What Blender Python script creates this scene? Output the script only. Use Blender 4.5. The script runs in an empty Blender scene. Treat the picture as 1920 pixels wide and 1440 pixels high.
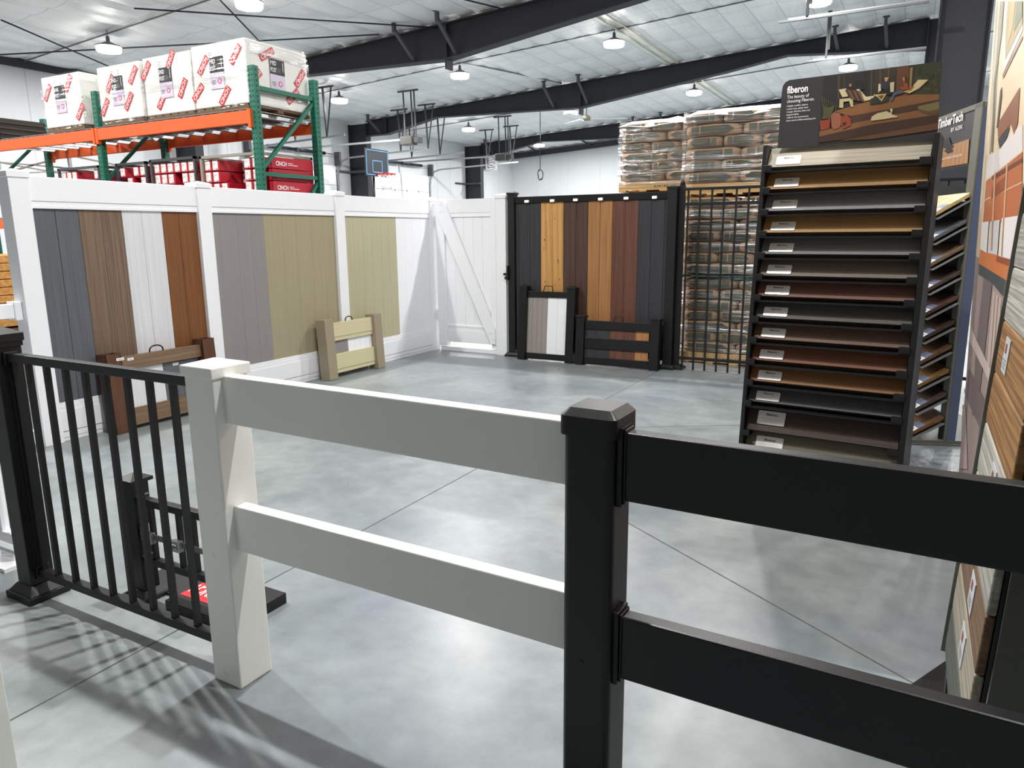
import bpy, bmesh, math, random
from mathutils import Vector, Matrix
rnd = random.Random(7)
R_ = math.radians
S = bpy.context.scene
COL = S.collection

# ------------------------------------------------------------ camera, world, exposure
TH, PH, RO, FPX, CZ = R_(28.85), R_(11.70), R_(-.50), 1362.0, 1.45
fw = Vector((-math.sin(TH)*math.cos(PH), math.cos(TH)*math.cos(PH), -math.sin(PH)))
rt0 = Vector((math.cos(TH), math.sin(TH), 0)); up0 = rt0.cross(fw)
rt = math.cos(RO)*rt0 + math.sin(RO)*up0
up = -math.sin(RO)*rt0 + math.cos(RO)*up0
cam_d = bpy.data.cameras.new('camera'); cam = bpy.data.objects.new('camera', cam_d); COL.objects.link(cam)
cam.matrix_world = Matrix(((rt.x, up.x, -fw.x, 0), (rt.y, up.y, -fw.y, 0), (rt.z, up.z, -fw.z, CZ), (0, 0, 0, 1)))
cam_d.sensor_fit = 'HORIZONTAL'; cam_d.sensor_width = 36; cam_d.lens = FPX/1920*36; cam_d.clip_start = .05; cam_d.clip_end = 200
S.camera = cam
W = bpy.data.worlds.new('world'); S.world = W; W.use_nodes = True
W.node_tree.nodes['Background'].inputs[0].default_value = (.8, .9, 1, 1)
W.node_tree.nodes['Background'].inputs[1].default_value = .0
S.view_settings.view_transform = 'Standard'; S.view_settings.look = 'None'
S.view_settings.gamma = 1; S.view_settings.use_curve_mapping = False
S.view_settings.exposure = 0.0
LAMP_W = 192.0                     # each high-bay lamp
LAMP_COL = (1.0, .985, .965)
S.cycles.max_bounces = 8; S.cycles.diffuse_bounces = 5; S.cycles.glossy_bounces = 3; S.cycles.transparent_max_bounces = 12
S.cycles.sample_clamp_indirect = 6; S.cycles.caustics_reflective = False; S.cycles.caustics_refractive = False
S.cycles.use_denoising = True

CAM = Vector((0, 0, CZ))
def ray(px, py): return rt*((px-960)/FPX) - up*((py-720)/FPX) + fw
def hit(px, py, P, n):
    d = ray(px, py); n = Vector(n); return CAM + d*(((Vector(P)-CAM).dot(n))/d.dot(n))

# ------------------------------------------------------------ materials
def lin(c):
    def f(v):
        v = v/255.0
        return v/12.92 if v <= .04045 else ((v+.055)/1.055)**2.4
    return (f(c[0]), f(c[1]), f(c[2]), 1)
MATS = {}
def mat(name, c, rough=.5, metal=0, var=0, vscale=(4, 4, 4), bump=0, bscale=None, emit=0, spec=.5, c2=None, detail=4, contrast=None, coords='Object', coat=0):
    if name in MATS: return MATS[name]
    m = bpy.data.materials.new(name); m.use_nodes = True; nt = m.node_tree; N = nt.nodes; L = nt.links
    b = N['Principled BSDF']; b.inputs['Base Color'].default_value = lin(c); b.inputs['Roughness'].default_value = rough
    b.inputs['Metallic'].default_value = metal; b.inputs['Specular IOR Level'].default_value = spec
    if coat: b.inputs['Coat Weight'].default_value = coat; b.inputs['Coat Roughness'].default_value = .12
    if var or bump or c2:
        tc = N.new('ShaderNodeTexCoord'); mp = N.new('ShaderNodeMapping'); mp.inputs['Scale'].default_value = vscale
        nz = N.new('ShaderNodeTexNoise'); nz.inputs['Scale'].default_value = 1; nz.inputs['Detail'].default_value = detail
        L.new(tc.outputs[coords], mp.inputs['Vector']); L.new(mp.outputs[0], nz.inputs['Vector'])
        cr = N.new('ShaderNodeValToRGB'); lo, hi = contrast or (.3, .7)
        cr.color_ramp.elements[0].position = lo; cr.color_ramp.elements[1].position = hi
        a = lin(c2) if c2 else tuple(max(0, v*(1-var)) for v in lin(c)[:3])+(1,)
        d = lin(c) if c2 else tuple(min(1, v*(1+var)) for v in lin(c)[:3])+(1,)
        cr.color_ramp.elements[0].color = a; cr.color_ramp.elements[1].color = d
        L.new(nz.outputs['Fac'], cr.inputs[0]); L.new(cr.outputs[0], b.inputs['Base Color'])
        if bump:
            bp = N.new('ShaderNodeBump'); bp.inputs['Strength'].default_value = bump; bp.inputs['Distance'].default_value = .02
            src = nz
            if bscale:
                mp2 = N.new('ShaderNodeMapping'); mp2.inputs['Scale'].default_value = bscale
                src = N.new('ShaderNodeTexNoise'); src.inputs['Scale'].default_value = 1; src.inputs['Detail'].default_value = 3
                L.new(tc.outputs[coords], mp2.inputs['Vector']); L.new(mp2.outputs[0], src.inputs['Vector'])
            L.new(src.outputs['Fac'], bp.inputs['Height']); L.new(bp.outputs[0], b.inputs['Normal'])
    if emit:
        b.inputs['Emission Color'].default_value = lin(c); b.inputs['Emission Strength'].default_value = emit
    MATS[name] = m; return m
def wood(name, c, c2, axis='z', rough=.6, fine=60, bump=.25, contrast=(.3, .68)):
    s = [fine]*3; s['xyz'.index(axis)] = 1.6
    return mat(name, c, rough, c2=c2, vscale=tuple(s), bump=bump, detail=6, contrast=contrast)
def mixclear(name, gloss_col, lo, hi, vscale, rough=.12, base=.1, bump=.5, top=.75, diff=0):
    """clear film: mostly see-through with streaky shine and a little haze"""
    m = bpy.data.materials.new(name); m.use_nodes = True; nt = m.node_tree; N = nt.nodes; L = nt.links
    N.remove(N['Principled BSDF']); out = N['Material Output']
    tr = N.new('ShaderNodeBsdfTransparent'); gl = N.new('ShaderNodeBsdfGlossy'); gl.inputs['Roughness'].default_value = rough; gl.inputs[0].default_value = gloss_col
    tc = N.new('ShaderNodeTexCoord'); mp = N.new('ShaderNodeMapping'); mp.inputs['Scale'].default_value = vscale
    nz = N.new('ShaderNodeTexNoise'); nz.inputs['Detail'].default_value = 3; nz.inputs['Scale'].default_value = 1
    L.new(tc.outputs['Object'], mp.inputs[0]); L.new(mp.outputs[0], nz.inputs[0])
    mr = N.new('ShaderNodeMapRange'); mr.inputs[1].default_value = lo; mr.inputs[2].default_value = hi; mr.inputs[3].default_value = base; mr.inputs[4].default_value = top
    L.new(nz.outputs[0], mr.inputs[0])
    bp = N.new('ShaderNodeBump'); bp.inputs['Strength'].default_value = bump; bp.inputs['Distance'].default_value = .03
    L.new(nz.outputs[0], bp.inputs['Height']); L.new(bp.outputs[0], gl.inputs['Normal'])
    mx = N.new('ShaderNodeMixShader'); L.new(mr.outputs[0], mx.inputs[0]); L.new(tr.outputs[0], mx.inputs[1]); L.new(gl.outputs[0], mx.inputs[2])
    last = mx
    if diff:
        df = N.new('ShaderNodeBsdfDiffuse'); df.inputs[0].default_value = (.85, .85, .84, 1)
        m2 = N.new('ShaderNodeMixShader'); m2.inputs[0].default_value = diff
        L.new(mx.outputs[0], m2.inputs[1]); L.new(df.outputs[0], m2.inputs[2]); last = m2
    L.new(last.outputs[0], out.inputs[0]); MATS[name] = m; return m

WHITE = mat('white vinyl', (243, 244, 248), .28, spec=.5)
WHITE2 = mat('white glossy vinyl', (243, 243, 239), .3)
BLACKV = mat('black vinyl', (13, 13, 15), .38, bump=.05, vscale=(300, 300, 300), spec=.45)
BLACKM = mat('black powder coat', (15, 15, 17), .45, bump=.06, vscale=(400, 400, 400))
BLACKP = mat('black painted steel', (14, 14, 16), .4)
STEEL = mat('charcoal primed steel', (43, 44, 50), .7, var=.08, vscale=(30, 30, 30))
GALV = mat('galvanised steel', (165, 168, 170), .38, metal=.8, var=.12, vscale=(30, 30, 30))
DGALV = mat('dull dark steel', (78, 80, 84), .5, metal=.4)
ORANGE = mat('orange beam paint', (226, 92, 28), .5, var=.06, vscale=(12, 12, 12))
GREEN = mat('green upright paint', (22, 104, 84), .5, var=.08, vscale=(12, 12, 12))
DARKG = mat('dark green brace', (45, 66, 66), .5)
PURE = mat('white paint', (240, 240, 240), .5)
PAPER = mat('white paper', (238, 236, 236), .6)
INK = mat('black ink', (28, 26, 30), .6)
GREYINK = mat('grey ink', (120, 122, 122), .6)
RED = mat('red carton', (176, 18, 42), .5)
REDT = mat('red tape', (205, 36, 42), .35)
LILAC = mat('lilac label', (212, 200, 220), .5)
KRAFT = mat('kraft cardboard', (166, 128, 82), .8, var=.06)
PALW = wood('pallet wood', (224, 186, 128), (190, 148, 92), 'x', .75, 40)

# ------------------------------------------------------------ mesh helpers
class MB:
    def __init__(s, o=(0, 0, 0)): s.bm = bmesh.new(); s.o = Vector(o); s.mi = 0; s.mats = []
    def use(s, m):
        if m not in s.mats: s.mats.append(m)
        s.mi = s.mats.index(m); return s
    def _f(s, vs):
        try:
            f = s.bm.faces.new(vs); f.material_index = s.mi; return f
        except ValueError: return None
    def verts(s, pts): return [s.bm.verts.new(Vector(p)-s.o) for p in pts]
    def box(s, a, b, M=None):
        x0, y0, z0 = a; x1, y1, z1 = b
        P = [(x0, y0, z0), (x1, y0, z0), (x1, y1, z0), (x0, y1, z0), (x0, y0, z1), (x1, y0, z1), (x1, y1, z1), (x0, y1, z1)]
        if M: P = [M @ Vector(p) for p in P]
        v = s.verts(P)
        for f in ((3, 2, 1, 0), (4, 5, 6, 7), (0, 1, 5, 4), (1, 2, 6, 5), (2, 3, 7, 6), (3, 0, 4, 7)): s._f([v[i] for i in f])
        return s
    def cbox(s, c, d, M=None):
        return s.box([c[i]-d[i]/2 for i in range(3)], [c[i]+d[i]/2 for i in range(3)], M)
    def bar(s, p, q, w, h, upv=(0, 0, 1)):
        p, q = Vector(p), Vector(q); z = (q-p).normalized(); uu = Vector(upv)
        if abs(z.dot(uu)) > .98: uu = Vector((1, 0, 0))
        x = z.cross(uu).normalized(); y = x.cross(z).normalized()
        P = []
        for c in (p, q):
            for a, b in ((-1, -1), (1, -1), (1, 1), (-1, 1)): P.append(c + x*(a*w/2) + y*(b*h/2))
        v = s.verts(P)
        for f in ((0, 1, 2, 3), (7, 6, 5, 4), (1, 0, 4, 5), (2, 1, 5, 6), (3, 2, 6, 7), (0, 3, 7, 4)): s._f([v[i] for i in f])
        return s
    def tube(s, pts, r, n=8, closed=False):
        pts = [Vector(p) for p in pts]; rings = []; k = len(pts); prev = None
        for i, p in enumerate(pts):
            a = pts[(i-1) % k] if (closed or i > 0) else p; b = pts[(i+1) % k] if (closed or i < k-1) else p
            t = (b-a).normalized()
            uu = prev if prev is not None else (Vector((0, 0, 1)) if abs(t.z) < .9 else Vector((1, 0, 0)))
            x = t.cross(uu).normalized(); y = x.cross(t).normalized(); prev = y
            rr = r[i] if isinstance(r, (list, tuple)) else r
            rings.append(s.verts([p + x*math.cos(2*math.pi*j/n)*rr + y*math.sin(2*math.pi*j/n)*rr for j in range(n)]))
        m = k if closed else k-1
        for i in range(m):
            A, B = rings[i], rings[(i+1) % k]
            for j in range(n):
                f = s._f([A[j], A[(j+1) % n], B[(j+1) % n], B[j]])
                if f: f.smooth = True
        if not closed: s._f(rings[0][::-1]); s._f(rings[-1])
        return s
    def lathe(s, prof, c=(0, 0, 0), n=20):
        c = Vector(c); rings = [s.verts([c+Vector((r*math.cos(2*math.pi*j/n), r*math.sin(2*math.pi*j/n), z)) for j in range(n)]) for r, z in prof]
        for A, B in zip(rings, rings[1:]):
            for j in range(n):
                f = s._f([A[j], A[(j+1) % n], B[(j+1) % n], B[j]])
                if f: f.smooth = True
        s._f(rings[0][::-1]); s._f(rings[-1]); return s
    def prism(s, poly, d, flat=True):
        """poly: 3-D points of one face; d: extrusion vector"""
        d = Vector(d); A = s.verts(poly); B = s.verts([Vector(p)+d for p in poly]); n = len(poly)
        s._f(A); s._f(B[::-1])
        for i in range(n): s._f([A[i], B[i], B[(i+1) % n], A[(i+1) % n]])
        return s
    def face(s, poly): s._f(s.verts(poly)); return s
    def rbox(s, c, w, d, z0, z1, r, n=4):
        """upright post with rounded corners"""
        P = []
        for sx, sy, a0 in ((1, 1, 0), (-1, 1, 90), (-1, -1, 180), (1, -1, 270)):
            for k in range(n+1):
                a = R_(a0+90*k/n); P.append((c[0]+sx*(w/2-r)+r*math.cos(a), c[1]+sy*(d/2-r)+r*math.sin(a)))
        A = s.verts([(x, y, z0) for x, y in P]); B = s.verts([(x, y, z1) for x, y in P])
        for i in range(len(P)):
            j = (i+1) % len(P); s._f([A[i], A[j], B[j], B[i]])
        s._f(A[::-1]); s._f(B); return s
    def frustum(s, c, a, b, z0, z1):
        A = s.verts([(c[0]+i*a[0]/2, c[1]+j*a[1]/2, z0) for i, j in ((-1, -1), (1, -1), (1, 1), (-1, 1))])
        B = s.verts([(c[0]+i*b[0]/2, c[1]+j*b[1]/2, z1) for i, j in ((-1, -1), (1, -1), (1, 1), (-1, 1))])
        s._f(A[::-1]); s._f(B)
        for i in range(4): s._f([A[i], A[(i+1) % 4], B[(i+1) % 4], B[i]])
        return s
    def build(s, name, m=None, parent=None, bevel=0, seg=2, smooth=False):
        me = bpy.data.meshes.new(name)
        bmesh.ops.recalc_face_normals(s.bm, faces=s.bm.faces[:]) if not getattr(s, 'keep', 0) else None
        s.bm.to_mesh(me); s.bm.free()
        for q in (s.mats if s.mats else [m]): me.materials.append(q)
        o = bpy.data.objects.new(name, me); COL.objects.link(o)
        if parent: o.parent = parent
        if smooth:
            for p in me.polygons: p.use_smooth = True
        if bevel:
            b = o.modifiers.new('edge', 'BEVEL'); b.width = bevel; b.segments = seg; b.limit_method = 'ANGLE'; b.angle_limit = R_(40)
            b.harden_normals = False
        return o
def tag(o, label=None, cat=None, group=None, kind=None):
    if label: o['label'] = label
    if cat: o['category'] = cat
    if group: o['group'] = group
    if kind: o['kind'] = kind
    return o
def thing(name, label, cat, loc=(0, 0, 0), rz=0, group=None, rot=None):
    o = bpy.data.objects.new(name, None); COL.objects.link(o); o.location = loc; o.rotation_euler = rot or (0, 0, rz)
    o.empty_display_size = .1
    return tag(o, label, cat, group)
def dup(root, loc, rz=None, label=None, group=None):
    r = root.copy(); COL.objects.link(r); r.location = loc
    if rz is not None: r.rotation_euler = (0, 0, rz)
    if label: r['label'] = label
    if group: r['group'] = group
    for ch in list(root.children):
        c = ch.copy(); COL.objects.link(c); c.parent = r
        for g in ch.children:
            d = g.copy(); COL.objects.link(d); d.parent = c
    return r
_tc = {}
def text_mesh(txt, bold=0.0, spacing=1.0):
    k = (txt, bold, spacing)
    if k in _tc: return _tc[k]
    cu = bpy.data.curves.new('t', 'FONT'); cu.body = txt; cu.size = 1; cu.align_x = 'LEFT'; cu.offset = bold; cu.resolution_u = 3; cu.space_character = spacing
    ob = bpy.data.objects.new('t', cu); COL.objects.link(ob)
    dg = bpy.context.evaluated_depsgraph_get(); me = bpy.data.meshes.new_from_object(ob.evaluated_get(dg))
    bpy.data.objects.remove(ob); bpy.data.curves.remove(cu)
    xs = [v.co.x for v in me.vertices]; ys = [v.co.y for v in me.vertices]
    w = max(xs); P = [v.co.copy() for v in me.vertices]; F = [tuple(p.vertices) for p in me.polygons]
    bpy.data.meshes.remove(me); _tc[k] = (P, F, min(xs), w, max(ys)); return _tc[k]
def put_text(mb, txt, origin, ux, uy, size, m, bold=.0, width=None, spacing=1.0, lift=.0008):
    """letters laid on a surface: origin is the lower-left corner, ux/uy the reading and up directions"""
    P, F, x0, w, h = text_mesh(txt, bold, spacing); ux, uy = Vector(ux).normalized(), Vector(uy).normalized(); n = ux.cross(uy).normalized()
    kx = size if width is None else width/max(w-x0, 1e-6)
    mb.use(m); vs = mb.verts([Vector(origin)+ux*((p.x-x0)*kx)+uy*(p.y*size)+n*lift for p in P])
    for f in F: mb._f([vs[i] for i in f])
    return mb
ORD = ['first', 'second', 'third', 'fourth', 'fifth', 'sixth', 'seventh', 'eighth', 'ninth', 'tenth', 'eleventh', 'twelfth', 'thirteenth', 'fourteenth', 'fifteenth', 'sixteenth']

# ------------------------------------------------------------ room shell
XL, XR, YB, YF = -16.49, 7.5, -2.6, 30.1
ZR, ZM = 6.03, .0594
def roofz(x): return ZR + ZM*x
FLOOR = bpy.data.materials.new('sealed concrete'); FLOOR.use_nodes = True
def floor_nodes():
    nt = FLOOR.node_tree; N = nt.nodes; L = nt.links; b = N['Principled BSDF']
    tc = N.new('ShaderNodeTexCoord')
    def noise(sc, det, rg=.5, dist=0):
        n = N.new('ShaderNodeTexNoise'); n.inputs['Scale'].default_value = sc; n.inputs['Detail'].default_value = det; n.inputs['Roughness'].default_value = rg; n.inputs['Distortion'].default_value = dist
        L.new(tc.outputs['Object'], n.inputs['Vector']); return n
    a = noise(1.1, 6, .62, .6); bb = noise(.35, 3, .5, 1.0); c = noise(9, 6, .6); s = noise(60, 2)
    cr = N.new('ShaderNodeValToRGB'); cr.color_ramp.elements[0].position = .34; cr.color_ramp.elements[1].position = .64
    cr.color_ramp.elements[0].color = lin((100, 107, 112)); cr.color_ramp.elements[1].color = lin((149, 155, 156))
    L.new(a.outputs[0], cr.inputs[0])
    cr2 = N.new('ShaderNodeValToRGB'); cr2.color_ramp.elements[0].position = .35; cr2.color_ramp.elements[1].position = .65
    cr2.color_ramp.elements[0].color = lin((122, 130, 142)); cr2.color_ramp.elements[1].color = lin((140, 148, 144))
    L.new(bb.outputs[0], cr2.inputs[0])
    mx = N.new('ShaderNodeMix'); mx.data_type = 'RGBA'; mx.inputs[0].default_value = .5
    L.new(cr.outputs[0], mx.inputs[6]); L.new(cr2.outputs[0], mx.inputs[7])
    cr3 = N.new('ShaderNodeValToRGB'); cr3.color_ramp.elements[0].color = (.84, .84, .84, 1); cr3.color_ramp.elements[1].color = (1.1, 1.1, 1.1, 1)
    cr3.color_ramp.elements[0].position = .3; cr3.color_ramp.elements[1].position = .7
    L.new(c.outputs[0], cr3.inputs[0])
    m2 = N.new('ShaderNodeMix'); m2.data_type = 'RGBA'; m2.blend_type = 'MULTIPLY'; m2.inputs[0].default_value = 1
    L.new(mx.outputs[2], m2.inputs[6]); L.new(cr3.outputs[0], m2.inputs[7]); L.new(m2.outputs[2], b.inputs['Base Color'])
    mr = N.new('ShaderNodeMapRange'); mr.inputs[1].default_value = .3; mr.inputs[2].default_value = .7; mr.inputs[3].default_value = .26; mr.inputs[4].default_value = .42
    L.new(a.outputs[0], mr.inputs[0]); L.new(mr.outputs[0], b.inputs['Roughness'])
    bp = N.new('ShaderNodeBump'); bp.inputs['Strength'].default_value = .04; L.new(s.outputs[0], bp.inputs['Height']); L.new(bp.outputs[0], b.inputs['Normal'])
floor_nodes()
tag(MB().box((XL, YB, -.2), (XR, YF, 0)).build('floor', FLOOR), kind='structure')
JOINT = mat('dark joint filler', (84, 86, 86), .8, var=.3, vscale=(20, 20, 20))
for k, (p, q) in enumerate([((-2.31, -2.5), (-2.31, 7.6)), ((-1.30, 3.42), (.25, 2.40)), ((-1.95, 5.015), (-.6, 5.83)), ((-2.31, 7.6), (-2.31, 30))]):
    mb = MB(); mb.bar((p[0], p[1], .0002), (q[0], q[1], .0002), .007, .0012); tag(mb.build('trim_%d' % (k+1), JOINT), kind='structure')

# quilted insulation ceiling
CEIL = mat('white insulation facing', (236, 238, 239), .42, var=.03, vscale=(1.2, 1.2, 1.2), bump=1.0, bscale=(14, 3.0, 1), spec=.5)
def ceil_nodes():
    nt = CEIL.node_tree; N = nt.nodes; L = nt.links; b = N['Principled BSDF']
    tc = N.new('ShaderNodeTexCoord'); sp = N.new('ShaderNodeSeparateXYZ'); L.new(tc.outputs['Object'], sp.inputs[0])
    cells = []
    for ax, o0, c, w in ((0, XL, .535, .016), (1, YB, 1.16, .008)):
        a = N.new('ShaderNodeMath'); a.operation = 'SUBTRACT'; a.inputs[1].default_value = o0; L.new(sp.outputs[ax], a.inputs[0])
        d = N.new('ShaderNodeMath'); d.operation = 'DIVIDE'; d.inputs[1].default_value = CELL[ax]; L.new(a.outputs[0], d.inputs[0])
        p = N.new('ShaderNodeMath'); p.operation = 'PINGPONG'; p.inputs[1].default_value = .5; L.new(d.outputs[0], p.inputs[0])
        l = N.new('ShaderNodeMath'); l.operation = 'LESS_THAN'; l.inputs[1].default_value = w; L.new(p.outputs[0], l.inputs[0]); cells.append(l)
    mx = N.new('ShaderNodeMath'); mx.operation = 'MAXIMUM'; L.new(cells[0].outputs[0], mx.inputs[0]); L.new(cells[1].outputs[0], mx.inputs[1])
    old = b.inputs['Base Color'].links[0].from_socket
    mm = N.new('ShaderNodeMix'); mm.data_type = 'RGBA'; L.new(mx.outputs[0], mm.inputs[0]); L.new(old, mm.inputs[6]); mm.inputs[7].default_value = lin((200, 203, 205)); L.new(mm.outputs[2], b.inputs['Base Color'])
CELL = ((XR-XL)/int((XR-XL)/.535), (YF-YB)/int((YF-YB)/1.16))
ceil_nodes()
def ceiling():
    cx, cy = .535, 1.16; nx = int((XR-XL)/cx); ny = int((YF-YB)/cy); sx, sy = 6, 8
    bm = bmesh.new(); rows = []
    for i in range(nx*sx+1):
        x = XL+(XR-XL)*i/(nx*sx); u = (i % sx)/sx; row = []
        for j in range(ny*sy+1):
            y = YB+(YF-YB)*j/(ny*sy); v = (j % sy)/sy
            sag = .07*(math.sin(math.pi*u)**.5)*(.35+.65*math.sin(math.pi*v)**.45) if 0 < u < 1 else 0.0
            if v and not u: sag = .006
            wob = .006*math.sin(7*x+3*y)*math.sin(2.3*y-1.7*x)
            row.append(bm.verts.new((x, y, roofz(x)-sag*1.0-wob)))
        rows.append(row)
    for i in range(len(rows)-1):
        for j in range(len(rows[0])-1):
            f = bm.faces.new((rows[i][j], rows[i][j+1], rows[i+1][j+1], rows[i+1][j])); f.smooth = True
    me = bpy.data.meshes.new('ceiling'); bm.to_mesh(me); bm.free(); me.materials.append(CEIL)
    o = bpy.data.objects.new('ceiling', me); COL.objects.link(o); tag(o, kind='structure')
ceiling()
VINW = mat('white wall facing', (206, 209, 212), .4, var=.03, vscale=(.8, .8, .5), bump=.25, bscale=(1.5, 1.5, .6))
GW = mat('grey wall panel', (122, 122, 119), .7)
tag(MB().box((XL-.2, YB-.2, 0), (XL, YF, 5.3)).build('wall_left', VINW), kind='structure')
tag(MB().prism([(XL-.2, YF, 0), (XR+.2, YF, 0), (XR+.2, YF, roofz(XR)+.2), (XL-.2, YF, roofz(XL)+.2)], (0, .2, 0)).build('wall_far', VINW), kind='structure')
tag(MB().prism([(XL-.2, YB-.2, 0), (XR+.2, YB-.2, 0), (XR+.2, YB-.2, roofz(XR)+.2), (XL-.2, YB-.2, roofz(XL)+.2)], (0, .2, 0)).build('wall_rear', GW), kind='structure')
tag(MB().box((XR, YB, 0), (XR+.2, YF, roofz(XR)+.1)).build('wall_right', GW), kind='structure')
k = 5
for y in (6, 9.2, 11.2, 13.6, 14.2, 19.0, 24.1, 25.0, 27.2, 28.9):
    tag(MB().box((XL, y-.012, 0), (XL+.006, y+.012, roofz(XL)-.1)).build('trim_%d' % k, mat('facing seam tape', (196, 198, 202), .4)), kind='structure'); k += 1
for x in (-15.2, -13.7, -12.2, -10.1, -7.4, -5):
    tag(MB().box((x-.012, YF-.006, 0), (x+.012, YF, roofz(x)-.1)).build('trim_%d' % k, MATS['facing seam tape']), kind='structure'); k += 1

# ------------------------------------------------------------ steel frames
def frame_bottom(x):
    P = [(-15.9, 4.55), (-14.97, 4.55), (-13.07, 4.907), (-12.3, 4.885), (-8.35, 4.78), (-4.43, 5.29), (-3.09, 5.50), (-.1, 5.284), (1, 5.2)]
    for (a, b), (c, d) in zip(P, P[1:]):
        if a <= x <= c: return b+(d-b)*(x-a)/(c-a)
    return 5
def rafter(Y, label, xr, flip=1):
    t = thing('steel_rafter', label, 'roof beam', (XL+.72, Y, 0), 0, 'dark tapered roof beams')
    o = (XL+.72, Y, 0)
    xs = [XL+.72, -14.97, -13.07, -12.3, -8.35, -4.43, -3.09, xr]
    top = [(x, Y-.01, roofz(x)-.11) for x in xs]; bot = [(x, Y-.01, frame_bottom(x)) for x in xs]
    MB(o).prism(bot+top[::-1], (0, .02, 0)).build('web', STEEL, t)
    mb = MB(o)
    for a, b in zip(bot, bot[1:]): mb.bar((a[0], Y, a[2]), (b[0], Y, b[2]), .24, .02)
    mb.build('bottom_flange', STEEL, t)
    mb = MB(o)
    mb.bar((xs[0], Y, roofz(xs[0])-.11), (xs[-1], Y, roofz(xs[-1])-.11), .24, .02); mb.build('top_flange', STEEL, t)
    mb = MB(o); mb.box((-8.37, Y-.11, 4.6), (-8.33, Y+.11, roofz(-8.3)-.12)); mb.build('splice_plate', STEEL, t)
    mb = MB(o); mb.box((-14.99, Y-.11, 4.56), (-14.95, Y+.11, roofz(-15)-.12)); mb.build('stiffener', STEEL, t)
    for xb in (-15.2, -9.15, -8.15, -2.0, -1.0):
        mb = MB(o); zt = roofz(xb-.03)-.03
        mb.bar((xb-.03, Y-.62, zt-.16), (xb+.01, Y-.06, frame_bottom(xb)+.05), .07, .05); mb.bar((xb-.03, Y-.63, zt), (xb-.03, Y-.62, zt-.2), .07, .06)
        mb.box((xb-.09, Y-.68, zt-.03), (xb+.04, Y-.58, zt)); mb.build('flange_brace', mat('brace steel', (72, 74, 82), .6), t)
    return t
def column(Y, x0, x1, label, ztop=None):
    t = thing('steel_column', label, 'column', ((x0+x1)/2, Y, 0), 0, 'dark steel building columns')
    o = ((x0+x1)/2, Y, 0); zt = ztop or roofz(x0)-.12
    MB(o).box((x0, Y-.01, .02), (x1, Y+.01, zt)).build('web', STEEL, t)
    for x in (x0, x1): MB(o).box((x-.012, Y-.12, .02), (x+.012, Y+.12, zt)).build('flange', STEEL, t)
    MB(o).box((x0-.05, Y-.15, 0), (x1+.05, Y+.15, .02)).build('base_plate', STEEL, t)
rafter(12.72, 'nearest dark steel roof beam, its middle low point above the picket boxes and fences', .0)
rafter(19.2, 'middle dark steel roof beam passing above the basketball hoop', -.22)
rafter(26.24, 'farthest tapered dark steel roof beam, in front of the far white wall', -.22)
column(12.72, XL+.02, XL+.72, 'dark column at the side wall behind the crates of red cartons')
column(19.2, XL+.02, XL+.72, 'dark column at the side wall beside the basketball backboard')
column(26.24, XL+.02, XL+.72, 'dark column at the side wall just before the louvred heater')
column(12.72, -.02, .60, 'broad nearest dark column rising above the wood-look sample racks')
column(19.2, -.22, .15, 'slimmer dark column edge next to the broad near column')
column(26.24, -.22, .15, 'far dark column mostly hidden behind the picture header of the sample rack')
mb = MB(); mb.bar((XL+.1, YF-.1, roofz(XL)-.2), (0, YF-.1, roofz(0)-.22), .16, .2)
for x in (-14.9, -12.5, -11.2, -9): mb.bar((x, YF-.18, roofz(x)-.25), (x-.15, YF-1.2, roofz(x)-.03), .05, .05)
tag(mb.build('end_wall_beam', STEEL), 'long dark beam running along the top of the far white wall', 'roof beam')
tag(MB().box((XL, 4, 4.87), (XL+.1, 12.6, 5.04)).build('eave_beam', STEEL), 'dark eave beam along the top of the side wall behind the wrapped boxes', 'roof beam')

# ------------------------------------------------------------ lamps
GLOW = mat('glowing lens', (255, 250, 240), .4, emit=40)
HOUS = mat('lamp housing', (110, 106, 108), .5)
def lamp(x, y):
    z = roofz(x)-.38
    t = thing('high_bay_light', 'x', 'ceiling light', (x, y, z), 0, 'high bay lamps under the roof')
    MB().lathe([(.03, .24), (.035, .15), (.10, .12), (.17, .085), (.225, .072), (.228, .052)], n=16).build('housing', HOUS, t)
    MB().lathe([(.145, .051), (.20, .05), (.215, .0), (.20, -.03), (.1, -.045), (.0, -.048)][:-1], n=24).build('lens', GLOW, t)
    MB().tube([(0, 0, .24), (0, 0, .36)], .008, 6).build('hook', HOUS, t)
    ld = bpy.data.lights.new('lamp_light', 'AREA'); ld.shape = 'DISK'; ld.size = .12; ld.energy = LAMP_W; ld.color = LAMP_COL
    lo = bpy.data.objects.new('lamp_light', ld); COL.objects.link(lo); lo.parent = t; lo.location = (0, 0, -.06)
    return t
NX = ['nearest the side wall', 'second from the side wall', 'third from the side wall', 'fourth from the side wall', 'fifth from the side wall']
NY = ['nearest', 'second', 'third', 'fourth', 'farthest']
for j, y in enumerate((2.8, 9.1, 15.35, 21.65, 26.9)):
    for i, x in enumerate((-13.5, -9.78, -5.95, -1.98, 1.9)):
        l = lamp(x, y); l['label'] = 'bright round high bay lamp, %s in the %s row of lamps' % (NX[i], NY[j])
CABM = mat('grey conduit', (110, 110, 112), .5)
for j, y in enumerate((9.1, 15.35, 21.65, 26.9)):
    mb = MB(); mb.tube([(x, y+.05, roofz(x)-.07) for x in (XL+.1, -13, -9, -5, -1, 3)], .014, 6)
    tag(mb.build('conduit', CABM), 'thin grey conduit under the roof feeding the %s row of lamps' % NY[j+1], 'conduit', 'lamp conduits')
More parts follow.
